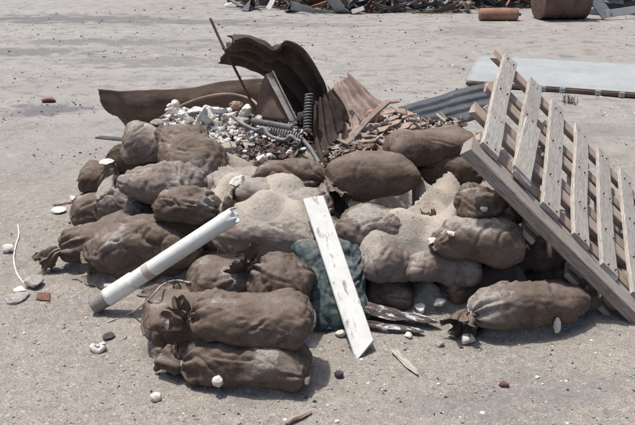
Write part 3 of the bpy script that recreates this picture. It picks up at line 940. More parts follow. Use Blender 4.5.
def gz(x, y):
    i = np.clip(np.searchsorted(gx, x), 1, nx - 1); j = np.clip(np.searchsorted(gy, y), 1, ny - 1)
    return np.maximum.reduce([GZ[i, j], GZ[i - 1, j], GZ[i, j - 1]])
def surf(x, y):
    """top of whatever lies there: sand or bag"""
    z = float(gz(x, y))
    i, j = int((x - HX0) / HS), int((y - HY0) / HS)
    if 0 <= i < HNX and 0 <= j < HNY:
        z = max(z, float(HTOP[i, j]), float(LAYTOP[i, j]))
    return z
def hit(px, py):
    """first point of the sand or bags along the pixel's direction"""
    d = ray(px, py)
    t = 2.6
    while t < 9:
        P = np.array([0, 0, CAM_H]) + d * t
        if P[2] <= surf(P[0], P[1]):
            for _ in range(5):
                t -= 0.006
                Q_ = np.array([0, 0, CAM_H]) + d * t
                if Q_[2] > surf(Q_[0], Q_[1]): break
                P = Q_
            return P
        t += 0.024
    return at_z(px, py, 0)

# ------------------------------------------------------------------ wooden pallet leaning on the pile
k_ = 1.20
PO_ = np.array([0.61783392, 3.12868579, -0.81231789]) * k_ + np.array([0, 0, CAM_H])
pb = np.array([0.11728693, -0.01646267, -0.11205158]); DSP = np.linalg.norm(pb) * k_; pb /= np.linalg.norm(pb)
ps = np.array([0.27646307, 1.15345577, 0.18195592]); SL = np.linalg.norm(ps) * k_; ps = ps - pb * (ps @ pb); ps /= np.linalg.norm(ps)
pn = np.cross(pb, ps)
if pn[2] < 0: pn = -pn
def pp(b, s, n): return PO_ + pb * b + ps * s + pn * n
pallet = empty('wooden_pallet', pp(1.0, 0.0, -0.05))
tag(pallet, 'broken grey wooden pallet with six slats leaning on the sandbags at right', 'pallet')
for k in range(6):
    b0 = k * DSP
    s0, s1 = 0.0 + rng.uniform(-.008, .008), SL + rng.uniform(-.02, .015)
    board('slat', pp(b0, s0, .026), pp(b0 + rng.uniform(-.006, .006), s1, .024), pn, 0.106 + rng.uniform(-.005, .007), .024, 'wood', pallet, rag0=.012, rag1=.022, warp=.012)
nm = None
for k in range(6):
    for s in (.02, .36, .80, SL - .09):
        for e in (-.022, .022):
            q = pp(k * DSP + e + rng.uniform(-.006, .006), s + rng.uniform(-.015, .015), .029)
            if nm is None:
                vv, ff = tube(np.array([[0, 0, -.006], [0, 0, .0025]]), .004, 8)
                nm = mesh_of('nail', vv, ff, 'rust_dark', False)
            o = bpy.data.objects.new('nail', nm)
            link(o)
            o.parent = pallet
            o.location = Vector(q) - pallet.location
            o.rotation_euler = Vector(pn).to_track_quat('Z', 'Y').to_euler()
board('slat', pp(DSP * 1 - .012, .01, .046), pp(DSP * 1 + .008, .70, .044), pn, 0.108, .018, 'wood', pallet, rag0=.012, rag1=.05)
board('beam', pp(-.085, -.047, .001), pp(1.10, -.047, .001), pn, 0.150, .055, 'wood_beam', pallet, rag0=.01, rag1=.01)
for s in (.36, .80, SL - .09):
    board('crossboard', pp(-.10 + rng.uniform(-.02, .03), s, .0), pp(1.10 + .12 * s, s, .0), pn, 0.118, .03, 'wood_brown', pallet, rag0=.02)
for s in (.19, .58, 1.06):
    board('crossboard', pp(-.02, s, -.03), pp(1.06 + .12 * s, s, -.03), pn, 0.105, .03, 'wood_brown', pallet, rag0=.03)
for b in (.40, .68, .90):
    board('bottom_board', pp(b, -.075, -.105), pp(b, SL - .04, -.105), pn, 0.075, .024, 'wood', pallet, rag0=.008)
    for s in (.0, .72, 1.2):
        board('block', pp(b - .04, s, -.034 if s else -.056), pp(b + .04, s, -.034 if s else -.056), pn, .07, .069 if s else .048, 'wood_brown', pallet)
# upright timbers that prop the pallet from below
for (px, py, w, lab) in ((531, 262, .06, 'short upright timber propping the upper part of the pallet'), (586, 306, .075, 'short upright timber propping the lower part of the pallet')):
    q = at_z(px, py, 0.0)
    # find where the vertical line meets the pallet's underside
    zt = PO_[2] - (pn[0] * (q[0] - PO_[0]) + pn[1] * (q[1] + .12 - PO_[1])) / pn[2] - .045
    o = board('timber_prop', (q[0], q[1] + .12, -.02), (q[0], q[1] + .12, zt), (0, -1, 0), w, .05, 'wood', None)
    tag(o, lab, 'timber')

# ------------------------------------------------------------------ white pipe
a, b = at_z(99, 303, .042), at_z(236, 214, .475)
ax = (b - a) / np.linalg.norm(b - a)
Lp = np.linalg.norm(b - a)
pipe = empty('drain_pipe', a)
tag(pipe, 'long white pipe with grey threaded end lying across the left sandbags', 'pipe')
def along(s): return a + ax * s
def hollow(s0, s1, r, wall, seg=28, n=10, rag=0, bump=None):
    x, y, z = frame(ax, (0, 0, 1))
    V, Fc = [], []
    rows = list(np.linspace(s0, s1, n))
    for i, s in enumerate(rows):
        for j in range(seg):
            t = 2 * math.pi * j / seg
            e = rag * (abs(math.sin(t * 2.5 + 1)) + 0.5 * math.sin(t * 7)) if (rag and i == n - 1) else 0
            rr = r(s) if callable(r) else r
            V.append(along(s - e) + (y * math.cos(t) + z * math.sin(t)) * rr)
    for i, s in enumerate(reversed(rows)):
        for j in range(seg):
            t = 2 * math.pi * j / seg
            e = rag * (abs(math.sin(t * 2.5 + 1)) + 0.5 * math.sin(t * 7)) if (rag and i == 0) else 0
            rr = (r(s) if callable(r) else r) - wall
            V.append(along(s - e) + (y * math.cos(t) + z * math.sin(t)) * rr)
    Fc = grid_faces(2 * n, seg, True)
    for j in range(seg):
        j2 = (j + 1) % seg
        Fc.append(((2 * n - 1) * seg + j, (2 * n - 1) * seg + j2, j2, j))
    return V, Fc
R_P = 0.0375
obj_w('tube', *hollow(.085, Lp, R_P, .005, n=16, rag=.012), 'pipe', pipe)
obj_w('coupling', *hollow(.05, .20, R_P + .005, .006), 'pipe', pipe)
obj_w('threaded_end', *hollow(-.03, .075, lambda s: R_P - .001 + .0016 * math.sin(s * 700), .006, n=40), 'steel', pipe)
obj_w('tape_band', *hollow(.27, .305, R_P + .0015, .002), 'pipe_band', pipe)

# ------------------------------------------------------------------ white plank on the teal sack
CUT = -.075
pa, pbm = at_z(313, 196, .48), at_z(365, 350, .02)
pl = board('painted_plank', pa, pbm, (0, -.5, 1), .098, .024, 'plank_white', None, rag0=.012, rag1=0, nl=24, cut=CUT)
tag(pl, 'white painted plank with pointed end leaning on the teal sack', 'plank')

# charred splintered wood below the plank
def splinter(name, p1, z1, p2, z2, r, m, lab, cat='wood', group=None, flat=.55, rough=.4):
    A, B = at_z(*p1, z1), at_z(*p2, z2)
    n = 26
    P = A + (B - A) * np.linspace(0, 1, n)[:, None]
    P[:, 2] += .006 * pnoise(np.stack([np.linspace(0, 4, n), np.full(n, rng.uniform(0, 50)), np.zeros(n)], -1))
    rr = r * np.interp(np.linspace(0, 1, n), [0, .08, .6, .9, 1], [.35, .9, 1, .6, .12])
    V, Fc = tube(P, rr, 12)
    V = np.array(V)
    s = rng.uniform(0, 60)
    cen = np.repeat(P, 12, 0)
    x, y, z = frame(B - A, (0, 0, 1))
    off = V - cen
    lx = (cen - A) @ x
    d = 1 + rough * 1.6 * pnoise(np.stack([lx * 5, off @ y * 70, off @ z * 70], -1) + s)
    off = off * d[:, None]
    off = off - np.outer(off @ z, z) * (1 - flat)
    o = bpy.data.objects.new(name, None)
    V = cen + off
    W = np.stack([(V - A) @ x, (V - A) @ y, (V - A) @ z], -1)
    o = bpy.data.objects.new(name, mesh_of(name, W, Fc, m, False))
    link(o)
    o.matrix_basis = Matrix.Translation(Vector(A)) @ Matrix(((x[0], y[0], z[0]), (x[1], y[1], z[1]), (x[2], y[2], z[2]))).to_4x4()
    tag(o, lab, cat, group)
    return o
splinter('charred_branch', (326, 303), .075, (440, 322), .04, .046, 'wood_char', 'charred splintered wood with white flecks crossing under the white plank')
splinter('charred_branch', (345, 321), .03, (424, 332), .022, .030, 'wood_char', 'thinner charred splinter lying in front of the larger one')
splinter('wood_splinter', (393, 350), .012, (418, 374), .010, .016, 'wood', 'flat grey wood splinter on the ground right of the plank tip', flat=.35)
splinter('wood_splinter', (286, 423), .012, (312, 411), .010, .012, 'wood_brown', 'small dark stick at the bottom edge of the photo', flat=.7)

# ------------------------------------------------------------------ rusted corrugated iron
def patch(outer, inner, nu, nv, waves, amp, phase=0, rag=0.0, seed=0.0, saw=False):
    """corrugated plate between two 3-D boundary curves; ridges follow the curves"""
    Ao, Ai = resample(outer, nu), resample(inner, nu)
    v = np.linspace(0, 1, nv)
    G = Ao[:, None, :] * (1 - v)[None, :, None] + Ai[:, None, :] * v[None, :, None]
    n = grid_normals(G)
    if saw: n = n * np.sign(n[..., 2:3])
    w = np.sin(v * waves * 2 * math.pi + phase)
    if saw:
        f_ = (v * waves) % 1.0
        w = np.where(f_ < .88, f_ / .88, (1 - f_) / .12) * 2 - 1
    U = np.linspace(0, 1, nu)
    G = G + n * (amp * w)[None, :, None]
    nn = fbm(G * 3 + seed, 3)
    G = G + n * ((nn * (0.012 if saw else 0.03)))[..., None]
    if rag:
        t1 = np.gradient(G, axis=0)
        t1 /= np.linalg.norm(t1, axis=2, keepdims=True)
        e = rag * pnoise(np.stack([v * 14, v * 0 + seed, v * 0], -1))
        G[-1] += t1[-1] * e[:, None]
        G[0] += t1[0] * e[::-1, None]
    return G
def pts(l, y0, y1):
    ys_ = np.linspace(y0, y1, len(l))
    return [at_y(p[0], p[1], y) for p, y in zip(l, ys_)]

G = patch(pts([(334, 148), (331, 110), (324, 78), (304, 49), (289, 39), (281, 41), (274, 48), (266, 41), (250, 35), (234, 37)], 5.2, 5.3),
          pts([(296, 160), (296, 128), (288, 104), (276, 86), (260, 73), (240, 66), (219, 62)], 5.3, 5.75), 70, 90, 3.5, .034, .6, rag=.05, seed=3)
o = obj_w('corrugated_sheet', *solid_sheet(G, .007), 'rust_deep')
tag(o, 'dark rusted corrugated sheet curling high above the pile', 'metal sheet')
G = patch(pts([(97, 90), (118, 92), (150, 91), (190, 88), (225, 82), (262, 79), (285, 84)], 6.75, 6.1),
          pts([(126, 136), (140, 136), (165, 134), (195, 132), (225, 128), (255, 125), (280, 125)], 6.85, 6.1), 80, 50, 1.0, .035, 2.6, rag=.018, seed=8)
o = obj_w('corrugated_sheet', *solid_sheet(G, .010), 'rust_bulge')
tag(o, 'long curved rusted sheet behind the white rubble at left', 'metal sheet')
G = patch(pts([(350, 75), (362, 86), (378, 98), (392, 108)], 5.65, 5.45), pts([(326, 92), (334, 120), (338, 140), (328, 166)], 5.35, 4.95), 50, 90, 7, .014, 0, rag=.06, seed=12)
o = obj_w('corrugated_sheet', *solid_sheet(G, .006), 'rust_pale')
tag(o, 'pale brown corroded ribbed sheet leaning right of the curling dark sheet', 'metal sheet')
G = patch(pts([(332, 88), (342, 104), (348, 118)], 5.25, 5.2), pts([(314, 106), (315, 135), (320, 168)], 5.15, 4.85), 40, 60, 4, .014, 0, rag=.05, seed=15)
o = obj_w('corrugated_sheet', *solid_sheet(G, .006), 'rust_dark')
tag(o, 'small dark ribbed sheet beside the upright coil spring', 'metal sheet')
# dark blue-grey roofing tin
G = patch(pts([(398, 106), (430, 97), (460, 88), (494, 80)], 6.3, 6.7), pts([(441, 125), (460, 121), (480, 117), (500, 113)], 5.65, 6.0), 50, 120, 4, .013, .5, rag=.02, seed=19, saw=True)
o = obj_w('roofing_sheet', *solid_sheet(G, .006), 'tin_blue')
tag(o, 'dark blue grey ribbed roofing sheet behind the top right sandbag', 'metal sheet')
G = patch(pts([(384, 104), (405, 112), (440, 122)], 6.15, 5.6), pts([(392, 116), (412, 122), (436, 128)], 6.0, 5.5), 30, 12, .5, .01, seed=25)
o = obj_w('roofing_sheet', *solid_sheet(G, .005), 'tin_blue')
tag(o, 'narrow dark tin strip along the left edge of the roofing sheet', 'metal sheet')

# thin iron rod, hoop, lath
def rod(name, P, r, m, lab, cat, n=30, nv=8, jitter=0):
    o = obj_w(name, *tube(resample(P, n), r, nv, True, jitter), m)
    return tag(o, lab, cat)
rod('iron_rod', [at_y(210, 18, 5.75), at_y(222, 44, 5.7), at_y(236, 71, 5.62), at_y(256, 112, 5.5)], .0085, 'rust_mid', 'thin rusty rod standing slanted out of the rubble', 'rod')
rod('metal_hoop', [at_y(160, 118, 5.9), at_y(180, 106, 6.0), at_y(205, 97, 6.05), at_y(230, 94, 6.0), at_y(252, 100, 5.85), at_y(262, 112, 5.6)], .008, 'rust_pale', 'thin bent metal hoop arching behind the white rubble', 'hoop')
o = board('wooden_lath', at_y(389, 104, 5.3), at_y(319, 170, 4.85), (0, -.7, .7), .035, .02, 'wood_pale', rag0=.03, rag1=.03, warp=.02)
tag(o, 'long pale splintered lath slanting beside the ribbed sheet', 'lath')
o = board('wooden_lath', at_y(352, 100, 5.75), at_y(398, 100, 5.7), (0, -.5, .8), .03, .015, 'wood_pale', rag0=.03, rag1=.03, warp=.02)
tag(o, 'short pale lath lying crossways behind the debris', 'lath')
# angle iron with rusted plate
ang = empty('angle_iron', at_y(293, 122, 5.05))
tag(ang, 'grey angle iron with rusted plate standing in front of the dark sheet', 'angle iron')
o = board('flange', at_y(269, 73, 5.25), at_y(293, 120, 5.08), (.2, -.8, .5), .04, .006, 'steel', ang)
o = board('flange', at_y(273, 72, 5.25), at_y(297, 119, 5.08), (1, .2, .2), .04, .006, 'rust_pale', ang)
G = patch([at_y(265, 74, 5.27), at_y(278, 98, 5.2), at_y(291, 121, 5.1)], [at_y(262, 80, 5.3), at_y(258, 98, 5.28), at_y(254, 118, 5.25)], 20, 14, .5, .004, seed=30)
obj_w('plate', *solid_sheet(G, .006), 'rust_mid', ang)
# coil springs
def coil(P0, P1, r, turns, wire, lab, mname='steel'):
    x, y, z = frame(P1 - P0, (0, -.5, 1) if abs((P1 - P0)[2]) < .1 else (0, -1, 0))
    n = int(turns * 14)
    t = np.linspace(0, 1, n)
    P = P0 + (P1 - P0) * t[:, None] + (np.cos(t * turns * 2 * math.pi)[:, None] * y + np.sin(t * turns * 2 * math.pi)[:, None] * z) * r
    o = obj_w('coil_spring', *tube(P, wire, 6), mname)
    return tag(o, lab, 'spring')
coil(at_y(309, 94, 5.08), at_y(307, 132, 5.0), .021, 13, .0048, 'upright grey coil spring in front of the dark ribbed sheet')
coil(at_y(268, 130, 4.98), at_y(301, 137, 4.9), .018, 13, .0042, 'coil spring lying flat above the brown sandbag')
coil(at_y(252, 121, 5.06), at_y(292, 128, 4.98), .016, 26, .0045, 'tightly wound pale spring lying behind the flat coil spring')
rod('bent_bracket', [at_y(232, 116, 5.15), at_y(243, 124, 5.06), at_y(256, 130, 5.0), at_y(264, 128, 4.97), at_y(270, 136, 4.93), at_y(284, 140, 4.9), at_y(291, 136, 4.88), at_y(298, 142, 4.86)], .011, 'steel', 'wavy grey metal bracket lying along the coil springs', 'bracket', 50, 8, .05)
rod('steel_tube', [at_y(299, 136, 4.95), at_y(309, 147, 4.88), at_y(319, 163, 4.8)], .013, 'steel', 'short bent grey tube below the upright spring', 'tube')
o = board('metal_strip', at_y(209, 110, 5.1), at_y(193, 143, 4.72), (.4, -.9, .3), .026, .006, 'blue_strip', warp=.02)
tag(o, 'blue grey metal strip hanging over the large loose sandbag', 'metal strip')
o = board('metal_strip', at_y(200, 114, 5.1), at_y(228, 109, 5.2), (0, -.7, .7), .03, .006, 'blue_strip', warp=.02)
tag(o, 'dark grey metal strip lying level on the white rubble', 'metal strip')
o = board('metal_strip', at_y(98, 136, 6.3), at_y(133, 139, 5.6), (0, -.2, 1), .05, .015, 'tin_blue')
tag(o, 'dark metal bar poking out left above the far left sandbag', 'metal bar')

# ------------------------------------------------------------------ white rubble and debris on top
def lump(name, px, py, size, m, lab, cat, group=None, z=None, rough=.35, sub=2, lift=0.0):
    P = hit(px, py) if z is None else at_z(px, py, z)
    P = P + np.array([0, 0, lift - size[2] * .25])
    V, Fc = stone_geo(P, size, rough, sub)
    o = obj_w(name, V, Fc, m, None, False)
    return tag(o, lab, cat, group)
RUB = [(172, 111), (177, 115), (184, 116), (158, 122), (166, 120), (174, 124), (150, 127), (182, 124), (192, 112), (198, 108), (203, 114), (190, 120), (199, 120), (207, 118),
       (214, 110), (220, 113), (212, 121), (226, 117), (233, 112), (221, 124), (152, 133), (157, 138), (163, 130), (240, 120), (246, 113), (171, 130), (196, 107), (170, 107), (174, 105), (208, 111)]
for i, (px, py) in enumerate(RUB):
    y = 5.0 + (128 - py) * .016 + rng.uniform(-.05, .05)
    P = at_y(px, py, y)
    s = rng.uniform(.016, .05)
    V, Fc = stone_geo(P - np.array([0, 0, s * .8]), (s * rng.uniform(.9, 1.7), s * rng.uniform(.7, 1.2), s * rng.uniform(.4, 1.0)), .6, 2)
    mc = ['plaster', 'plaster', 'stone', 'stone_grey'][i % 4] if i < 25 else 'plaster'
    o = obj_w('plaster_chunk', V, Fc, mc, None, False)
    tag(o, {'plaster': 'white', 'stone': 'cream', 'stone_grey': 'grey'}[mc] + ' plaster chunk in the rubble heap above the loose sandbag', 'rubble', 'white rubble heap' if mc == 'plaster' else mc.replace('stone_grey', 'grey').replace('stone', 'cream') + ' chunks of the rubble heap')
# bed of crumbled rubble that carries the chunks
def crumble(name, pxs, n, smin, smax, m, lab, yfun, cat='rubble', shard=False):
    V, Fc, k = [], [], 0
    for _ in range(n):
        x0, y0, x1, y1 = pxs[rng.integers(len(pxs))]
        px, py = rng.uniform(x0, x1), rng.uniform(y0, y1)
        P = at_y(px, py, yfun(px, py))
        s = rng.uniform(smin, smax)
        if shard and rng.random() < .75:
            x, y, z = frame(rng.normal(size=3) * np.array([1, .8, .5]), rng.normal(size=3) * .6 + np.array([0, -.4, 1]))
            if m.startswith('wood'): s *= 1.2
            l_, w_, t_ = s * (rng.uniform(3, 8) if m.startswith('wood') else rng.uniform(1.5, 4)), s * (rng.uniform(.3, .8) if m.startswith('wood') else rng.uniform(.5, 1.5)), s * rng.uniform(.08, .3)
            v = np.array([P + x * a_ * l_ * rng.uniform(.6, 1) + y * b_ * w_ * rng.uniform(.5, 1) + z * c_ * t_ for a_ in (-.5, .5) for b_ in (-.5, .5) for c_ in (-.5, .5)])
            f = [(0, 1, 3, 2), (4, 6, 7, 5), (0, 4, 5, 1), (2, 3, 7, 6), (0, 2, 6, 4), (1, 5, 7, 3)]
        else:
            v, f = stone_geo(P - np.array([0, 0, s]), (s * rng.uniform(.8, 1.7), s, s * rng.uniform(.5, 1)), .5, 0)
        V.append(v); Fc += [tuple(q + k for q in ff) for ff in f]; k += len(v)
    o = obj_w(name, np.vstack(V), Fc, m, None, False)
    return tag(o, lab, cat, None, 'stuff')
for m_, n_, lab_ in (('stone', 240, 'crumbled pale rubble'), ('stone_grey', 160, 'crumbled grey rubble'), ('rust_mid', 60, 'brown flakes')):
    crumble('rubble_bed', [(150, 120, 245, 138), (165, 108, 240, 126), (180, 114, 300, 142)], n_, .007, .026, m_, lab_ + ' filling the heap below the plaster chunks', lambda x, y: 5.0 + (132 - y) * .016, shard=(m_ != 'stone'))
BR = [(345, 108, 400, 150), (320, 125, 395, 165), (400, 120, 462, 132)]
for m_, n_, lab_ in (('wood_pale', 190, 'pale brown splinters'), ('rust_mid', 60, 'dark brown flakes'), ('wood', 130, 'grey wood chips'), ('stone', 80, 'pale rubble'), ('rust_dark', 190, 'blackened flakes')):
    crumble('debris_bed', BR, n_, .008, .034, m_, lab_ + ' in the debris behind the plump sandbags', lambda x, y: 4.85 + (160 - y) * .013, shard=True)
for m_, n_, lab_ in (('rust_mid', 110, 'brown flakes'), ('rust_dark', 130, 'blackened flakes'), ('steel', 60, 'grey metal bits'), ('stone', 60, 'pale rubble')):
    crumble('debris_bed', [(230, 112, 310, 150), (250, 130, 300, 158)], n_, .008, .03, m_, lab_ + ' under the coil springs', lambda x, y: 4.85 + (150 - y) * .013, shard=True)
# splinters and flakes of the heap right of the lath
for i in range(60):
    px, py = rng.uniform(348, 420), rng.uniform(106, 150)
    if py > 150 - abs(px - 352) * .35 or py < 100 + max(0, px - 385) * .5: continue
    y = 4.93 + (150 - py) * .0135
    P0 = at_y(px, py, y)
    a_ = rng.uniform(-.5, .5)
    L_ = rng.uniform(.08, .22)
    P1 = P0 + np.array([math.cos(a_) * L_, rng.uniform(-.1, .1), math.sin(a_) * L_ * .6])
    mc = ['wood_pale', 'wood_brown', 'wood', 'rust_mid', 'rust_pale'][rng.integers(5)]
    o = board('debris_splinter', P0 - (P1 - P0) / 2, P1 - (P1 - P0) / 2, (rng.uniform(-.4, .4), -.4, 1), rng.uniform(.02, .06), rng.uniform(.006, .016),
              mc, rag0=.04, rag1=.04, warp=.02, nl=6)
    ad = {'wood_pale': 'pale wooden', 'wood_brown': 'brown wooden', 'wood': 'grey wooden', 'rust_mid': 'dark rusty', 'rust_pale': 'pale rusty'}[mc]
    tag(o, ad + ' splinter in the debris heap behind the plump sandbags', 'debris', ad + ' splinters of the debris heap')
for px, py, s, lab in ((374, 116, .045, 'pinkish broken brick piece in the debris right of the lath'), (236, 105, .03, 'pinkish brick piece on top of the white rubble'), (284, 118, .03, 'rounded pink lump at the foot of the angle iron')):
    P = at_y(px, py, 5.35 if px > 300 else 5.3)
    V, Fc = stone_geo(P - np.array([0, 0, s]), (s * 1.3, s, s * .9), .3, 2)
    tag(obj_w('brick_piece', V, Fc, 'brick', None, False), lab, 'brick')

# ------------------------------------------------------------------ cloth scraps
def rag(name, poly, m, lab, h=.02, seed=0, n=30, flat=False):
    """crumpled cloth lying over what is below; poly = 4 pixel corners"""
    C = [at_z(*p, .01) if flat else hit(*p) for p in poly]
    u = np.linspace(0, 1, n)
    U_, V_ = np.meshgrid(u, u, indexing='ij')
    XY = ((1 - U_) * (1 - V_))[..., None] * C[0] + (U_ * (1 - V_))[..., None] * C[1] + (U_ * V_)[..., None] * C[2] + ((1 - U_) * V_)[..., None] * C[3]
    edge = np.minimum(np.minimum(U_, 1 - U_), np.minimum(V_, 1 - V_))
    XY[..., :2] += (.03 if n > 20 else .006) * np.stack([pnoise(np.stack([U_ * 4, V_ * 4, U_ * 0 + seed], -1)), pnoise(np.stack([U_ * 4, V_ * 4, U_ * 0 + seed + 7], -1))], -1)
    Z = np.array([[(gz if flat else surf)(XY[i, j, 0], XY[i, j, 1]) for j in range(n)] for i in range(n)])
    for _ in range(2):
        Zp = np.pad(Z, 1, mode='edge')
        Z = np.maximum(Z, (Zp[:-2, 1:-1] + Zp[2:, 1:-1] + Zp[1:-1, :-2] + Zp[1:-1, 2:]) / 4)
    fold = np.abs(pnoise(np.stack([XY[..., 0] * 11, XY[..., 1] * 11, XY[..., 0] * 0 + seed], -1))) * h * 2.4 + h * .5 * pnoise(np.stack([XY[..., 0] * 30, XY[..., 1] * 30, XY[..., 0] * 0 + seed], -1))
    XY[..., 2] = Z + .004 + np.maximum(fold, 0) * smooth(0, .25, edge)
    o = obj_w(name, *solid_sheet(XY, .003), m)
    o['dust'] = .25; o['tint'] = .45
    o['stain_x'] = o['stain_y'] = o['stain_z'] = 0.0; o['stain_r'] = 0.001
    return tag(o, lab, 'cloth')
rag('burlap_scrap', [(72, 280), (98, 268), (140, 272), (114, 291)], 'bag_grey', 'flat empty burlap scrap on the ground left of the pipe', .022, 3, flat=True)
rag('burlap_scrap', [(136, 294), (158, 281), (196, 284), (178, 302)], 'bag', 'crumpled burlap scrap beneath the white pipe', .028, 6, flat=True)
rag('cloth_rag', [(36, 300), (38, 293), (50, 294), (50, 302)], 'rag_red', 'small faded red rag on the ground far left', .012, 9, 14)

# cable
P = [hit(108, 323) + [0, 0, .004], hit(130, 315) + [0, 0, .008], hit(150, 303) + [0, 0, .02], hit(162, 292) + [0, 0, .03], hit(176, 286) + [0, 0, .03], hit(190, 287) + [0, 0, .02]]
rod('loose_cable', P, .0045, 'cable', 'thin grey cable curving on the ground below the pipe', 'cable', 40)
P = [hit(*q) + np.array([0, 0, .006]) for q in ((18, 226), (19, 236), (16, 246), (14, 258), (15, 268), (19, 278), (28, 288))]
rod('pale_cord', P, .0045, 'stone', 'pale frayed cord snaking along the ground at far left', 'cord', 40, 8, .25)
# stick by the left
splinter('wood_splinter', (52, 204), .012, (76, 201), .012, .012, 'wood_brown', 'dark stick on the ground left of the low sandbag', flat=.8)

# ------------------------------------------------------------------ loose stones one can pick out
ST = [(98, 350, .023, 'stone', 'white ring shaped stone on the ground below the pipe end'), (218, 385, .024, 'plaster', 'round white stone touching the lowest front sandbag'),
      (156, 400, .021, 'plaster', 'small round white stone near the bottom left'), (110, 337, .026, 'stone_dark', 'dark flat cinder lump below the pipe end'),
      (339, 377, .018, 'stone_dark', 'round dark pebble in front of the plank'), (469, 343, .030, 'plaster', 'pale stone below the rolled mouth of the long sandbag'),
      (556, 332, .020, 'plaster', 'small upright white stone in front of the long sandbag'), (505, 386, .016, 'rag_red', 'rust red fragment on the ground at lower right'),
      (18, 298, .045, 'stone_grey', 'flat pale grey stone at far left edge'), (34, 287, .04, 'stone_grey', 'rounded grey stone beside the cord end'), (20, 290, .024, 'stone', 'small pale stone touching the flat grey stone'),
      (8, 252, .028, 'stone', 'white stone left of the cord'), (60, 212, .034, 'stone', 'white flat stone left of the low sandbag'), (72, 200, .022, 'stone', 'pale stone at the foot of the lumpy far left sandbag'),
      (108, 288, .026, 'plaster', 'white stone just behind the pipe end'), (46, 262, .03, 'stone_grey', 'grey stone beside the tied neck far left'),
      (340, 336, .02, 'stone', 'pale stone left of the white plank tip'), (312, 348, .018, 'stone_grey', 'grey pebble right of the front stack'), (408, 337, .014, 'stone', 'small white pebble in front of the charred splinters'),
      (440, 346, .016, 'stone_grey', 'grey pebble between plank and long sandbag'), (466, 325, .026, 'plaster', 'pale stone inside the rolled mouth of the long sandbag'),
      (238, 184, .038, 'plaster', 'white chunk on sand above the end of the pipe'), (250, 142, .03, 'plaster', 'white chunk on the sand slope below the springs'), (286, 146, .04, 'plaster', 'large white chunk under the bent bracket'),
      (232, 108, .04, 'plaster', 'rounded white chunk right of the rusty rod foot'), (451, 235, .018, 'plaster', 'white pebble on the big sand covered sandbag'), (483, 211, .016, 'plaster', 'white pebble on the lumpy torn sandbag'),
      (432, 244, .022, 'stone', 'pale stone lying in the sand between two courses'), (48, 102, .05, 'rust_orange', 'reddish brown lump on the far ground at left'), (420, 311, .026, 'stone', 'pale lump in sand at the tip of the charred wood'),
      (440, 304, .03, 'stone', 'larger pale lump in sand right of the charred wood'), (108, 163, .03, 'plaster', 'pale flat stone on top of the lumpy far left sandbag'), (372, 312, .02, 'stone_grey', 'grey lump beside the teal sack foot')]
for px, py, s, m, lab in ST:
    sz = (s * 1.25, s, s * .75)
    if 'round ' in lab.replace('ground', ''): sz = (s, s * .9, s * .85)
    if 'flat' in lab: sz = (s * 1.5, s * 1.1, s * .45)
    if 'upright' in lab: sz = (s * .8, s * .8, s * 1.6)
    if 'reddish' in lab: sz = (s * 1.6, s, s * .7)
    if 'ring' in lab:
        c_ = hit(px, py) + np.array([0, 0, .012])
        t = np.linspace(0, 2 * math.pi, 22)
        P = c_ + np.stack([np.cos(t) * s, np.sin(t) * s * .9, .008 * np.sin(t * 2 + 1)], -1)
        o = obj_w('stone', *tube(P, .011, 9, False, .25), 'plaster', None, True)
    else:
        V, Fc = stone_geo(hit(px, py) - np.array([0, 0, s * .2]), sz, .22 if 'round ' in lab.replace('ground', '') else .45, 2)
        o = obj_w('stone', V, Fc, m, None, 'round ' in lab.replace('ground', ''))
    tag(o, lab, 'stone')

# ------------------------------------------------------------------ gravel strewn over the ground and the sand
def gravel(name, n, smin, smax, m, seed, region='all'):
    r = np.random.default_rng(seed)
    V, Fc, k = [], [], 0
    bv, bf = ICO0
    bf = np.array(bf)
    cnt = 0
    while cnt < n:
        py = 425 - 440 * r.random() ** 1.0
        px = r.uniform(-60, 695)
        d = ray(px, py)
        if d[2] > -.06: continue
        P = np.array([0, 0, CAM_H]) + d * (CAM_H / -d[2])
        if P[1] > 18: continue
        if region == 'mound':
            P = hit(px, py) if (60 < px < 560 and 90 < py < 340) else None
            if P is None: continue
        z = float(gz(P[0], P[1]))
        if region == 'mound':
            i, j = int((P[0] - HX0) / HS), int((P[1] - HY0) / HS)
            if not (0 <= i < HNX and 0 <= j < HNY) or HTOP[i, j] > max(LAYTOP[i, j], z): continue
            sf = [surf(P[0] + a_, P[1] + b_) for a_, b_ in ((0, 0), (.024, 0), (-.024, 0), (0, .024), (0, -.024))]
            if max(sf) - min(sf) > .03: continue
        if region != 'mound' and z > .06: continue
        if region == 'far' and (P[1] < 6.2 or pnoise(np.array([P[0] * .45, P[1] * .9, seed])) < .12): continue
        if region == 'mound': z = surf(P[0], P[1])
        s = smin + (smax - smin) * r.random() ** 3
        s *= max(1, P[1] / 6)
        q = bv * (1 + r.uniform(-.3, .3, (12, 1))) * np.array([s * r.uniform(.8, 1.6), s * r.uniform(.8, 1.3), s * r.uniform(.5, .9)])
        a_ = r.uniform(0, 6.28)
        q = np.stack([q[:, 0] * math.cos(a_) - q[:, 1] * math.sin(a_), q[:, 0] * math.sin(a_) + q[:, 1] * math.cos(a_), q[:, 2]], -1)
        V.append(q + np.array([P[0], P[1], z + (s * .15 if region != 'mound' else -s * .5 - .004)]))
        Fc.append(bf + k)
        k += 12; cnt += 1
    o = obj_w(name, np.vstack(V), np.vstack(Fc).tolist(), m, None, False)
    return tag(o, None, None, None, 'stuff')
tag(gravel('gravel', 2600, .002, .008, 'stone_grey', 1), 'grey gravel strewn over the sandy ground', 'gravel')
tag(gravel('gravel', 560, .002, .008, 'stone', 2), 'pale pebbles strewn over the sandy ground', 'gravel')
tag(gravel('gravel', 480, .002, .007, 'stone_dark', 3), 'dark cinders strewn over the sandy ground', 'gravel')
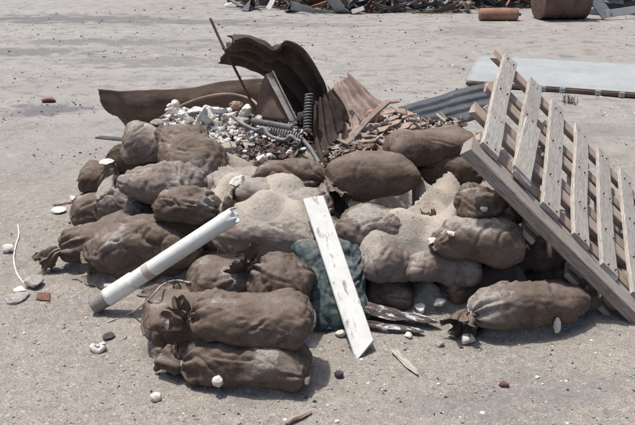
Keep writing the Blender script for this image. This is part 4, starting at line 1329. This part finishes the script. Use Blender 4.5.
tag(gravel('gravel', 800, .002, .009, 'stone_dark', 6, 'far'), 'dark clods in drifts over the far ground', 'gravel')
tag(gravel('gravel', 600, .002, .008, 'stone', 7, 'far'), 'pale stones in drifts over the far ground', 'gravel')
tag(gravel('gravel', 170, .002, .008, 'stone', 4, 'mound'), 'pale pebbles lying in the sand of the mound', 'gravel')
tag(gravel('gravel', 150, .002, .007, 'stone_grey', 5, 'mound'), 'grey pebbles lying in the sand of the mound', 'gravel')

# ------------------------------------------------------------------ pale panel lying on the ground behind
fl, fr = at_z(466, 83, .03), at_z(660, 97, .03)
bl, br = at_z(478, 58, .03), at_z(640, 66, .03)
u_ = (fr - fl)
panel = empty('fallen_panel', (fl + br) / 2)
tag(panel, 'large pale blue grey panel lying on the ground behind the pallet', 'panel')
nU_, nV_ = 24, 16
G = np.zeros((nU_, nV_, 3))
for i in range(nU_):
    for j in range(nV_):
        u, v = i / (nU_ - 1), j / (nV_ - 1)
        G[i, j] = (fl * (1 - u) + (fr + (fr - fl) * .25) * u) * (1 - v) + (bl * (1 - u) + (br + (br - bl) * .45) * u) * v
        G[i, j, 2] = .055 + .006 * math.sin(u * 5) * math.sin(v * 3.1)
obj_w('sheet', *solid_sheet(G, .008), 'panel', panel)
f0, f1 = G[0, 0] + np.array([.0, -.012, -.008]), G[-1, 0] + np.array([0, -.012, -.008])
board('edge_rail', f0, f1, (0, 0, 1), .03, .035, 'rust_mid', panel, warp=.002)
for px in (543, 562, 597, 620):
    q = at_z(px, 88.5 + (px - 535) * .06, .03)
    t_ = np.clip((q[0] - f0[0]) / (f1[0] - f0[0]), 0, 1)
    c_ = f0 + (f1 - f0) * t_
    board('clip', c_ + np.array([-.025, -.012, .008]), c_ + np.array([.025, -.012, .008]), (0, 0, 1), .03, .05, 'panel', panel)

# ------------------------------------------------------------------ far scrap at the top of the view
Yf = 15.5
def lathe(prof, A, B, seg=32):
    x, y, z = frame(B - A, (0, 0, 1))
    V = []
    for s, r in prof:
        for j in range(seg):
            t = 2 * math.pi * j / seg
            V.append(A + (B - A) * s + (y * math.cos(t) + z * math.sin(t)) * r)
    return V, grid_faces(len(prof), seg, True)
A, B = at_z(479, 14.5, .105), at_z(518, 14.5, .105)
tk = empty('gas_cylinder', (A + B) / 2 - np.array([0, 0, .105])); tag(tk, 'small rusty orange tank lying on its side at the far scrap', 'tank')
obj_w('body', *lathe([(0, .0), (0, .08), (.03, .105), (.3, .107), (.7, .107), (.96, .105), (1, .08), (1, 0)], A, B), 'rust_orange', tk)
obj_w('valve', *tube([B + [-.01, 0, 0], B + [.05, 0, 0]], .025, 10), 'rust_dark', tk)
A, B = at_z(566, 22, .0), None
A = A + np.array([0, .42, 0])
R_ = .38
dr = empty('steel_drum', A); tag(dr, 'large rusty brown drum lying at the far scrap', 'drum')
d0, d1 = A + np.array([-.42, -.06, R_]), A + np.array([.42, .06, R_])
obj_w('shell', *lathe([(0, 0), (0, R_ - .03), (.01, R_), (.04, R_), (.06, R_ - .012), (.3, R_ - .012), (.32, R_ + .006), (.36, R_ + .006), (.38, R_ - .012), (.62, R_ - .012), (.64, R_ + .006), (.68, R_ + .006), (.7, R_ - .012), (.94, R_ - .012), (.96, R_), (.99, R_), (1, R_ - .03), (1, 0)], d0, d1), 'rust_mid', dr)
# tangled heap
def scrap_heap(px0, px1, y0, depth, hmax, n, mats, lab, seed):
    r = np.random.default_rng(seed)
    Vs = {m: [[], [], 0] for m in mats}
    for i in range(n):
        m = mats[r.integers(len(mats))]
        px = r.uniform(px0, px1)
        P = at_z(px, y0 - r.random() * 3, 0)
        P = P + np.array([0, r.random() * depth, 0])
        fall = min(1, (px - px0) / 25, (px1 - px) / 25)
        P[2] = r.random() ** 1.3 * hmax * max(.15, fall) * min(1, .25 + (P[1] - at_z(px, y0, 0)[1]) / .8)
        k = r.random()
        if k < .5:
            L = r.uniform(.2, .9); w = r.uniform(.03, .3); t = .008
        else:
            L = r.uniform(.3, 1.4); w = r.uniform(.02, .05); t = w
        x, y, z = frame(r.normal(size=3) * np.array([1, .7, .5]), r.normal(size=3) + np.array([0, 0, .6]))
        bend = r.uniform(-.25, .25)
        Vb = []
        for s in (-.5, 0, .5):
            for (a, b) in ((-1, -1), (1, -1), (1, 1), (-1, 1)):
                Vb.append(P + x * s * L + y * a * w / 2 + z * (b * t / 2 + bend * L * s * s))
        Vb = np.array(Vb)
        Vb[:, 2] = np.maximum(Vb[:, 2], .01)
        rec = Vs[m]
        Fb = grid_faces(3, 4, True) + [(3, 2, 1, 0), (8, 9, 10, 11)]
        rec[0].append(Vb); rec[1] += [tuple(q + rec[2] for q in f) for f in Fb]; rec[2] += 12
    for m in mats:
        if Vs[m][2]:
            o = obj_w('scrap_heap', np.vstack(Vs[m][0]), Vs[m][1], m, None, False)
            tag(o, lab % {'rust_dark': 'dark rusty', 'rust_mid': 'brown rusty', 'rust_orange': 'orange rusty', 'steel': 'grey metal', 'tin_blue': 'dark blue tin', 'plaster': 'white', 'panel': 'pale'}[m], 'scrap', None, 'stuff')
scrap_heap(236, 300, 11, 2.5, 1.1, 110, ['rust_dark', 'steel', 'tin_blue', 'plaster', 'rust_mid'], '%s scrap tangled in the far heap at top centre', 4)
scrap_heap(285, 470, 14, 3.0, 1.2, 460, ['rust_dark', 'steel', 'tin_blue', 'panel', 'rust_mid', 'rust_orange'], '%s scrap tangled in the long far heap', 5)
scrap_heap(462, 560, 10, 2.5, 1.3, 220, ['rust_dark', 'rust_mid', 'tin_blue', 'rust_orange'], '%s scrap in the far heap behind the tank', 6)
scrap_heap(582, 690, 16, 2.5, 1.2, 130, ['tin_blue', 'steel', 'rust_dark', 'panel'], '%s scrap in the far heap right of the drum', 7)
o = board('metal_beam', at_y(608, 16, 15.6), at_y(588, -10, 15.9), (0, -1, .3), .2, .03, 'blue_strip'); tag(o, 'pale blue bent beam right of the far drum', 'beam')
o = board('metal_beam', at_y(606, 14, 15.6), at_y(650, 7, 15.9), (0, -1, .4), .13, .03, 'panel'); tag(o, 'pale long beam right of the bent blue beam', 'beam')
o = board('metal_beam', at_y(268, 9, 16.2), at_y(276, -6, 16.4), (0, -1, .4), .09, .03, 'plaster'); tag(o, 'white beam slanting up in the far heap left of centre', 'beam')
o = board('metal_beam', at_y(352, 12, 15.6), at_y(364, 8, 15.6), (0, -1, .4), .07, .03, 'plaster'); tag(o, 'short white bar in front of the far heap', 'beam')

# grass tuft in front of the panel
V, Fc, k = [], [], 0
c_ = at_z(569, 104, 0)
for i in range(46):
    a_ = rng.uniform(0, 6.28); l_ = rng.uniform(.05, .13); sp = rng.uniform(.1, .7)
    b0 = c_ + np.array([rng.normal() * .04, rng.normal() * .04, -.01])
    tip = b0 + np.array([math.cos(a_) * sp * l_, math.sin(a_) * sp * l_, l_])
    side = np.array([-math.sin(a_), math.cos(a_), 0]) * .004
    mid = (b0 * .5 + tip * .5) + np.array([0, 0, l_ * .12])
    V += [b0 - side, b0 + side, mid + side * .8, mid - side * .8, tip]
    Fc += [(k, k + 1, k + 2, k + 3), (k + 3, k + 2, k + 4)]
    k += 5
tag(obj_w('grass_tuft', V, Fc, 'grass', None, False), 'small grass tuft on the ground in front of the fallen panel', 'grass')
